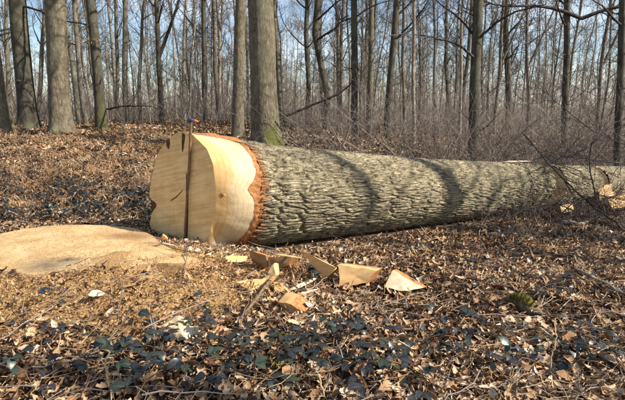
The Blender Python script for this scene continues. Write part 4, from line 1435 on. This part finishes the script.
# dead bracken on the bank and scattered
def bracken(name, label, n, region, seed, size=(.3, .7), lift=.15):
    g = np.random.default_rng(seed)
    b = Bag()
    px = g.uniform(*region[0], n)
    d = g.uniform(*region[1], n)
    xs = (px - 312.5) / FPX * (d * .98 + .25)
    ok = not_inside(xs, d)
    for x_, y_ in zip(xs[ok], d[ok]):
        L = g.uniform(*size)
        yaw = g.uniform(0, 6.28)
        N = 8
        q = np.linspace(0, 1, N)
        zg = float(ground_z(x_, y_))
        P = np.stack([x_ + np.cos(yaw) * L * q, y_ + np.sin(yaw) * L * q, zg + .02 + lift * np.sin(q * 2.6) * g.uniform(.2, 1)], 1)
        P[1:] += g.normal(0, .015, (N - 1, 3))
        tn = g.uniform(.2, 1)
        b.tube(P, np.linspace(.004, .0015, N), 3, tn)
        sd_ = np.array([-np.sin(yaw), np.cos(yaw), 0])
        fw_ = np.array([np.cos(yaw), np.sin(yaw), 0])
        t_ = np.linspace(.15, .97, 15)
        V, Q = [], []
        for k, tt_ in enumerate(t_):
            i = min(int(tt_ * (N - 1)), N - 2)
            w = tt_ * (N - 1) - i
            c = P[i] * (1 - w) + P[i + 1] * w
            ln = L * .33 * (1 - tt_) ** .7 + .02
            for sg in (-1, 1):
                e = c + sg * sd_ * ln * g.uniform(.6, 1) + fw_ * ln * .4 + np.array([0, 0, g.normal(-.02, .05)])
                mdp = (c + e) / 2 + np.array([0, 0, g.normal(.01, .012)])
                wv = fw_ * .006
                a = len(V)
                V += [c, mdp - wv, e, mdp + wv]
                Q.append((a, a + 1, a + 2, a + 3))
        b.add(np.array(V), np.array(Q), np.clip(tn + g.normal(0, .12, len(V)), 0, 1))
    o = link(name, b.mesh(name, M['bracken'], False, 'tone'))
    return tag(o, label, 'bracken', kind='stuff')
bracken('dead_bracken', 'rusty flattened bracken over the bank behind the stump', 700, ((-30, 190), (5.5, 13.5)), 11, (.3, .7), .16)
bracken('dead_bracken', 'rusty bracken fragments between the log and the offcuts', 150, ((230, 640), (3.2, 6)), 12, (.12, .3), .04)

# dry straws and fine twigs lying about
def strands(name, label, n, region, L, rad, mk, seed, lift=.05):
    g = np.random.default_rng(seed)
    px, d = g.uniform(*region[0], n), region[1][0] + (region[1][1] - region[1][0]) * g.random(n) ** 1.3
    xs = (px - 312.5) / FPX * (d * .98 + .25)
    ok = not_inside(xs, d)
    xs, d = xs[ok], d[ok]
    n = len(xs)
    yaw = g.uniform(0, 6.28, n)
    ln = g.uniform(*L, n)
    N = 6
    P = np.zeros((n, N, 3))
    P[:, 0, 0], P[:, 0, 1] = xs, d
    for i in range(1, N):
        yaw = yaw + g.normal(0, .16, n)
        P[:, i, 0] = P[:, i - 1, 0] + np.cos(yaw) * ln / (N - 1)
        P[:, i, 1] = P[:, i - 1, 1] + np.sin(yaw) * ln / (N - 1)
    P[..., 2] = ground_z(P[..., 0], P[..., 1]) + .03 + g.uniform(0, lift, (n, 1)) + g.uniform(0, .02, (n, N))
    b = Bag()
    rd = g.uniform(*rad, n)[:, None] * np.linspace(1, .4, N)
    b.tube(P, rd, 4, np.repeat(np.clip(g.normal(.6, .25, n), 0, 1), N * 4))
    o = link(name, b.mesh(name, M[mk], True, 'tone'))
    return tag(o, label, 'twigs', kind='stuff')
strands('fallen_twigs', 'fine fallen twigs strewn over the leaf litter', 800, ((-20, 650), (1.9, 9)), (.12, .6), (.0015, .005), 'brush', 61)
strands('dry_straws', 'pale dry grass straws strewn over the leaf litter', 500, ((-20, 650), (1.9, 7)), (.1, .4), (.001, .0022), 'straw', 62)

# ------------------------------------------------------------------ brambles
g = np.random.default_rng(9)
br_meshes = []
for k in range(12):
    V, Q = leaf_tpl(.078, .0255, [.05, .7, 1.0, 1.0, .85, .55, .04], 8, g.uniform(-.5, -.1), g.uniform(.12, .4), g.uniform(-.4, .4), g)
    V[:, 0] += .039
    tone = [.05, .25, .4, .5, .62, .75, .3, .45, .2, .88, .55, .12][k]
    br_meshes.append(new_mesh('leaf', V, Q, M['bramble'], True, {'tone': np.full(len(V), tone), 'rib': np.tile([1., 0, 1.], len(V) // 3)}))

BR_LOOK = [('purple-black', (0, 11, 8)), ('bluish-black', (1, 6, 2)), ('dark green', (3, 4, 7)), ('green', (5, 10, 9))]
NUMW = ['no', 'one', 'two', 'three', 'four', 'five', 'six', 'seven', 'eight', 'nine', 'ten']
def spray(px, py, n_nodes, label, group, gg, size=1.0):
    p = atg(px, py)
    t = thing('bramble_spray', (p[0], p[1], float(ground_z(p[0], p[1]))), label, 'bramble', group)
    base = np.array(t.location)
    look, pool = BR_LOOK[int(gg.choice(4, p=[.25, .4, .25, .1]))]
    nl = 0
    yaw = gg.uniform(0, 6.28)
    L = (.16 + .075 * n_nodes) * size
    N = 9
    q = np.linspace(0, 1, N)
    P = base + np.stack([np.cos(yaw) * L * (q - .4), np.sin(yaw) * L * (q - .4), 0 * q], 1)
    P[:, 2] = ground_z(P[:, 0], P[:, 1]) + .04 + .07 * np.sin(q * 3) * size
    P[1:, :2] += np.cumsum(gg.normal(0, .008, (N - 1, 2)), 0)
    b = Bag(); b.tube(P, np.linspace(.0035, .0018, N), 5)
    part('stem', b.verts(), b.faces(), M['stick'], t)
    for k in range(n_nodes):
        tt_ = (k + .6) / n_nodes
        i = min(int(tt_ * (N - 1)), N - 2)
        c = P[i] + (P[i + 1] - P[i]) * (tt_ * (N - 1) - i)
        ya = yaw + gg.choice([-1, 1]) * gg.uniform(.5, 1.4)
        pet = c + np.array([math.cos(ya) * .035, math.sin(ya) * .035, gg.uniform(.0, .085)])
        dark = gg.random()
        for dy_ in (-1.15, 0, 1.15)[:3 if gg.random() > .2 else 2]:
            mi = int(pool[int(gg.integers(0, 3))])
            nl += 1
            o = link('leaf', br_meshes[mi], t)
            o.location = tuple(pet - base)
            o.rotation_euler = (gg.normal(0, .3), gg.normal(.1, .28), ya + dy_ + gg.normal(0, .12))
            s_ = size * gg.uniform(.72, 1.15) * (1.1 if dy_ == 0 else .9)
            o.scale = (s_, s_, s_)
    if group:
        t['label'] = NUMW[nl] + '-leaved ' + look + ' ' + label
    return t
g = np.random.default_rng(15)
zones = [
    ('bramble spray in the dense front patch below the offcuts', 'brambles in the dense front patch', [(346, 345), (330, 352), (365, 350), (392, 372), (405, 362), (340, 375), (318, 368), (372, 380), (415, 380), (352, 330), (300, 345), (355, 362), (332, 338), (360, 338), (310, 356), (385, 358), (328, 388), (360, 392), (398, 388), (425, 382), (322, 372)]),
    ('bramble spray along the bottom left foreground', 'brambles along the bottom left foreground', [(120, 368), (100, 358), (140, 360), (150, 378), (165, 362), (75, 372), (25, 385), (55, 350), (92, 385), (110, 376), (130, 388), (160, 390), (60, 390), (135, 372), (175, 352)]),
    ('bramble spray left of the dense front patch, past the flake', 'brambles between the bark flake and the front patch', [(205, 365), (222, 375), (245, 370), (260, 360), (235, 352), (272, 380), (210, 340), (203, 325), (250, 390), (190, 378), (284, 366), (215, 385), (236, 392), (270, 392), (200, 352), (228, 362), (255, 380), (292, 354)]),
    ('bramble spray in the right foreground near the mossy stub', 'brambles in the right foreground', [(485, 378), (500, 385), (520, 378), (450, 350), (440, 335), (425, 318), (470, 345), (555, 295), (572, 290), (560, 306), (600, 350), (590, 362), (618, 345), (615, 372), (595, 380), (540, 372), (505, 350), (570, 358), (430, 365)]),
    ('small bramble spray on the litter between log and offcuts', 'small brambles beside the log', [(335, 262), (318, 283), (500, 232), (470, 245), (445, 240), (515, 245), (270, 291), (310, 287), (560, 228), (405, 298), (480, 275), (590, 262), (540, 255), (455, 232), (490, 240)]),
]
for lab, grp, pts in zones:
    for (px, py) in pts:
        spray(px + g.normal(0, 2), py + g.normal(0, 2), int(g.integers(2, 4)), lab, grp, g, float(g.uniform(.70, .96)) if py > 300 else .75)
spray(133, 325, 1, 'two-leaved dark bramble sprig standing in the sawdust', None, g, 1.0)
spray(34, 325, 1, 'purple-black bramble sprig at the left of the sawdust', None, g, 1.1)
spray(180, 375, 1, 'green bramble sprig with long leaves right of the dry stalk', None, g, 1.2)

def bramble_mass(name, label, n, region, seed, sc=(.6, 1.1), lift=(.03, .16)):
    g = np.random.default_rng(seed)
    px, py = g.uniform(*region[0], n), g.uniform(*region[1], n)
    # clumped
    k = fbm(px / 16., py / 8., seed) > .49
    px, py = px[k], py[k]
    pts = atg_many(px, py)
    ok = not_inside(pts[:, 0], pts[:, 1])
    pts = pts[ok]
    b = Bag()
    V, Q = leaf_tpl(.07, .024, [.05, .9, 1, .6, .04], 4, -.4, .3, .2, g)
    scatter(b, len(pts), pts[:, 0], pts[:, 1], [(V, Q)], sc, lift, .4, lambda n_: np.clip(g.normal(.3, .22, n_), 0, 1), g)
    o = link(name, new_mesh(name, b.verts(), b.faces(), M['bramble'], True, {'tone': b.attr(), 'rib': np.tile([1., 0, 1.], b.n // 3)}))
    return tag(o, label, 'brambles', kind='stuff')
bramble_mass('bramble_patch', 'low dark bramble leaves over the bank behind the stump', 5600, ((-5, 160), (138, 226)), 31, (.55, 1.0), (.06, .2))
bramble_mass('bramble_patch', 'scattered low bramble leaves right of the offcuts', 700, ((400, 625), (228, 300)), 32, (.5, .9), (.02, .07))
bramble_mass('bramble_patch', 'scattered low bramble leaves along the front', 260, ((0, 625), (305, 399)), 33, (.5, .95), (.02, .07))

# ------------------------------------------------------------------ sticks, stalks, stubs
def gpt(px, py, dz=.03):
    return atg(px, py, dz)
branch('fallen_stick', 'grey weathered stick lying in front of the offcuts', [gpt(276, 272, .12), gpt(258, 296, .08), gpt(236, 324, .04)], .013, .009, M['old_wood'], 0)
branch('dry_stalk', 'upright yellow dry stalk at the bottom left', [gpt(112, 399, .0), gpt(112, 399, .0) + np.array([-.02, .03, .12]), gpt(112, 399, .0) + np.array([-.035, .06, .26])], .006, .004, M['straw'], 2, 0, cat='stalk', l2=(.05, .1))
branch('dry_stalk', 'pale upright stalk in front of the mossy stub', [gpt(550, 375), gpt(550, 375) + np.array([.005, .02, .12]), gpt(550, 375) + np.array([.02, .05, .26])], .004, .003, M['straw'], 0, cat='stalk')
branch('dry_stalk', 'bent brown stalk hooking over at the bottom middle', [gpt(324, 398), gpt(324, 398) + np.array([-.01, 0, .10]), gpt(324, 398) + np.array([-.03, .01, .125]), gpt(324, 398) + np.array([-.10, .03, .10])], .005, .003, M['straw'], 0, cat='stalk')
branch('fallen_stick', 'thin pale straight twig slanting across the litter right of the block', [gpt(400, 335, .06), gpt(385, 318, .06), gpt(372, 300, .05)], .006, .004, M['twig_pale'], 0)
branch('fallen_stick', 'thin pale twig lying at the lower left by the sprig', [gpt(150, 362, .05), gpt(178, 352, .06), gpt(196, 346, .05)], .005, .004, M['twig_pale'], 2, 0)
branch('fallen_stick', 'dark thin stick crossing the sawdust below the stump', [gpt(80, 358, .04), gpt(115, 338, .05), gpt(140, 322, .05)], .006, .004, M['twig'], 1, 0)
branch('fallen_stick', 'pale broken stick lying under the far end of the log', [gpt(560, 222, .06), gpt(578, 224, .07), gpt(590, 221, .07)], .03, .02, M['twig_pale'], 0)
branch('fallen_stick', 'long dark bough lying in the litter at the right', [gpt(560, 276, .05), gpt(595, 284, .06), gpt(640, 290, .07)], .02, .016, M['twig_dark'], 3, 2)
branch('fallen_stick', 'pale dead bough lying below the dark one at the right', [gpt(575, 268, .08), gpt(605, 284, .08), gpt(640, 305, .08)], .012, .008, M['twig_pale'], 4, 2)

# crown brush lying over the far end of the log
GB = 'dark boughs of the felled crown lying at the right'
boughs = [
    ('long dark bough arching from above the log down to the right edge', [pxd(522, 132, 6.5), pxd(545, 158, 6.2), pxd(575, 190, 5.8), pxd(605, 215, 5.4), pxd(640, 236, 5.1)], .020, .03),
    ('dark bough rising steeply over the second log length', [pxd(598, 205, 6.0), pxd(590, 170, 6.1), pxd(592, 145, 6.2), pxd(612, 128, 6.4), pxd(640, 118, 6.6)], .022, .012),
    ('dark bough lying level along the far top of the logs', [pxd(640, 166, 7.0), pxd(600, 162, 7.0), pxd(560, 160, 7.0), pxd(520, 150, 7.1)], .026, .010),
    ('crooked dark bough over the end of the main log', [pxd(500, 205, 6.2), pxd(520, 180, 6.2), pxd(545, 165, 6.3), pxd(580, 140, 6.4)], .016, .010),
    ('grey bare bough reaching left across the thicket', [pxd(640, 150, 7.6), pxd(595, 133, 7.6), pxd(565, 110, 7.8), pxd(535, 86, 8.0), pxd(527, 80, 8.0)], .022, .008),
    ('thin dark bough drooping in front of the cut lengths', [pxd(560, 215, 5.6), pxd(575, 200, 5.6), pxd(600, 190, 5.7), pxd(640, 196, 5.7)], .014, .010),
    ('low dark bough tangled below the main log end', [pxd(500, 222, 5.7), pxd(530, 206, 5.8), pxd(560, 204, 5.8), pxd(600, 222, 5.5), pxd(640, 226, 5.3)], .016, .012),
]
for lab, pts, r0, r1 in boughs:
    branch('fallen_bough', lab, pts, r0 * .5, r1 * .4, M['twig_dark'], 20, 5, GB, 'bough', l2=(.3, .95), wig=.03, a2=(.4, 1.2))

# mossy stub in the right foreground
p = atg(524, 318)
t = thing('mossy_stub', (p[0], p[1], float(ground_z(p[0], p[1]))), 'small rotten stub with bright green moss in the litter', 'stub')
gs = np.random.default_rng(3)
q = np.linspace(0, 1, 12)[:, None]
a0, a1 = p + np.array([-.10, .12, .10]), p + np.array([.10, -.06, .0])
pth = a0 + (a1 - a0) * q + np.array([0, 0, .05]) * np.sin(q * 2.5)
def lumpy(path, rads, sides, amp, seed):
    V, Q = tubes(path[None], np.array(rads)[None], sides)
    c = np.repeat(path, sides, 0)
    V = c + (V - c) * (1 + amp * (vnoise(V[:, 0] * 22, V[:, 1] * 22, V[:, 2] * 22 + seed) - .5))[:, None]
    # close both ends with a shared centre point
    n_ = len(path)
    V = np.concatenate([V, [path[0], path[-1]]])
    T = [(i, (i + 1) % sides, n_ * sides) for i in range(sides)] + [((n_ - 1) * sides + i, (n_ - 1) * sides + (i + 1) % sides, n_ * sides + 1) for i in range(sides)]
    return V, [Q, np.array(T)]
V, Fq = lumpy(pth, np.interp(q[:, 0], [0, .2, .7, 1], [.018, .040, .050, .02]), 16, 1.3, 2)
part('rotten_wood', V, Fq, M['old_wood'], t)
pm = pth[1:9] + np.array([.01, -.02, .025])
V, Fq = lumpy(pm, np.interp(np.linspace(0, 1, 8), [0, .3, .8, 1], [.015, .038, .038, .012]), 18, 1.2, 7)
part('moss_cushion', V, Fq, M['moss'], t)
mg = np.random.default_rng(8)
for i, (px, py, sz, lab) in enumerate([(283, 345, .05, 'small green moss clump among the front litter, upper one'), (276, 368, .05, 'small green moss clump among the front litter, lower one'), (548, 345, .04, 'moss tuft below the mossy stub')]):
    p = atg(px, py)
    t = thing('moss_clump', (p[0], p[1], float(ground_z(p[0], p[1]))), lab, 'moss')
    u, v = np.meshgrid(np.linspace(.05, np.pi / 2 + .4, 12), np.linspace(0, 2 * np.pi, 26, endpoint=False))
    D = np.stack([np.sin(u) * np.cos(v), np.sin(u) * np.sin(v), np.cos(u) * .75], -1)
    V = p + np.array([0, 0, .02]) + D * (sz * (.7 + .7 * vnoise(D[..., 0] * 5 + i, D[..., 1] * 5, D[..., 2] * 5) + .35 * vnoise(D[..., 0] * 14, D[..., 1] * 14, D[..., 2] * 14)))[..., None]
    ii = np.arange(26 * 12).reshape(26, 12)
    Q = np.stack([ii[:, :-1], np.roll(ii, -1, 0)[:, :-1], np.roll(ii, -1, 0)[:, 1:], ii[:, 1:]], -1).reshape(-1, 4)
    part('cushion', V, Q, M['moss'], t)

def tufts(o, n, ln, seed):
    g = np.random.default_rng(seed)
    me = o.data
    co = np.array([v.co[:] for v in me.vertices]); nm = np.array([v.normal[:] for v in me.vertices])
    k = g.integers(0, len(co), n)
    p = co[k] + g.normal(0, .003, (n, 3))
    d = unit(nm[k] + .55 * g.normal(size=(n, 3)) + np.array([0, 0, .3])) * (ln * g.uniform(.5, 1.2, n))[:, None]
    sd = unit(np.cross(d, g.normal(size=(n, 3)))) * .0022
    V = np.stack([p - sd, p + sd, p + d], 1).reshape(-1, 3)
    t_ = link('moss_tuft', new_mesh('moss_tuft', V, np.arange(3 * n).reshape(n, 3), M['moss'], False), o.parent)
    t_['kind'] = 'stuff'
for o in [q for q in S.objects if q.name.split('.')[0] in ('moss_cushion', 'cushion')]:
    tufts(o, 1400, .014, len(o.name))

# ------------------------------------------------------------------ trees beyond the right edge whose shade falls across the log and the front
sh = np.array([sun_v.x, sun_v.y]) / math.hypot(sun_v.x, sun_v.y)
for i, (tx, ty, k, r0) in enumerate([(1.75, 5.42, 8.0, .15), (.62, 4.85, 10.5, .10), (.55, 1.62, 9.5, .12)]):
    x, y = tx + sh[0] * k, ty + sh[1] * k
    base = np.array([x, y, float(ground_z(x, y)) - .05])
    g = np.random.default_rng(400 + i)
    H = 13 + g.uniform(-1, 2)
    P = trunk_path(base, [(0, 0, 0), (H * .5, g.uniform(-.2, .2), 0), (H, g.uniform(-.5, .5), 0)], H, 40, .03, g)
    V, Q, r, ms = trunk_mesh(P, r0, H, .3, g, 14)
    t = thing('bare_tree', base, 'tall bare tree standing beyond the right photo edge, shading the floor', 'tree', 'trees beyond the right photo edge')
    part('trunk', V, Q, M['tree_bark'], t, True, {'moss': ms})
    cb = crown_mesh(P, r, g, None, n1=20 if i < 2 else 12, n2=4, n3=2, start=.36 if i < 2 else .55, l1=(1.2, 3.0), minr=.006)
    part('crown', cb.verts(), cb.faces(), M['twig'], t)

# tell look-alikes apart by their order from the left
ORD = {2: ['left one', 'right one'], 3: ['leftmost', 'middle one', 'rightmost'], 4: ['leftmost', 'second from left', 'third from left', 'rightmost'],
       5: ['leftmost', 'second from left', 'middle one', 'second from right', 'rightmost']}
same = {}
for o in S.objects:
    if o.parent is None and o.get('label') and o.name.split('.')[0] in ('bramble_spray', 'pole_tree'):
        same.setdefault(o['label'], []).append(o)
for lab, os_ in same.items():
    if len(os_) in ORD:
        os_.sort(key=lambda o: o.location.x / max(o.location.y, .1))
        for o, w in zip(os_, ORD[len(os_)]):
            if len((w + ' ' + lab).split()) <= 16:
                o['label'] = w + ', ' + lab
tri = sum(len(p.vertices) - 2 for me in bpy.data.meshes for p in me.polygons[:1]) and sum(len(me.loops) - 2 * len(me.polygons) for me in bpy.data.meshes)
import collections
tc_ = collections.Counter()
for me in bpy.data.meshes: tc_[me.name.split('.')[0]] += len(me.loops) - 2 * len(me.polygons)
print(tc_.most_common(16))
print('objects', len(S.objects), 'unique triangles', tri)
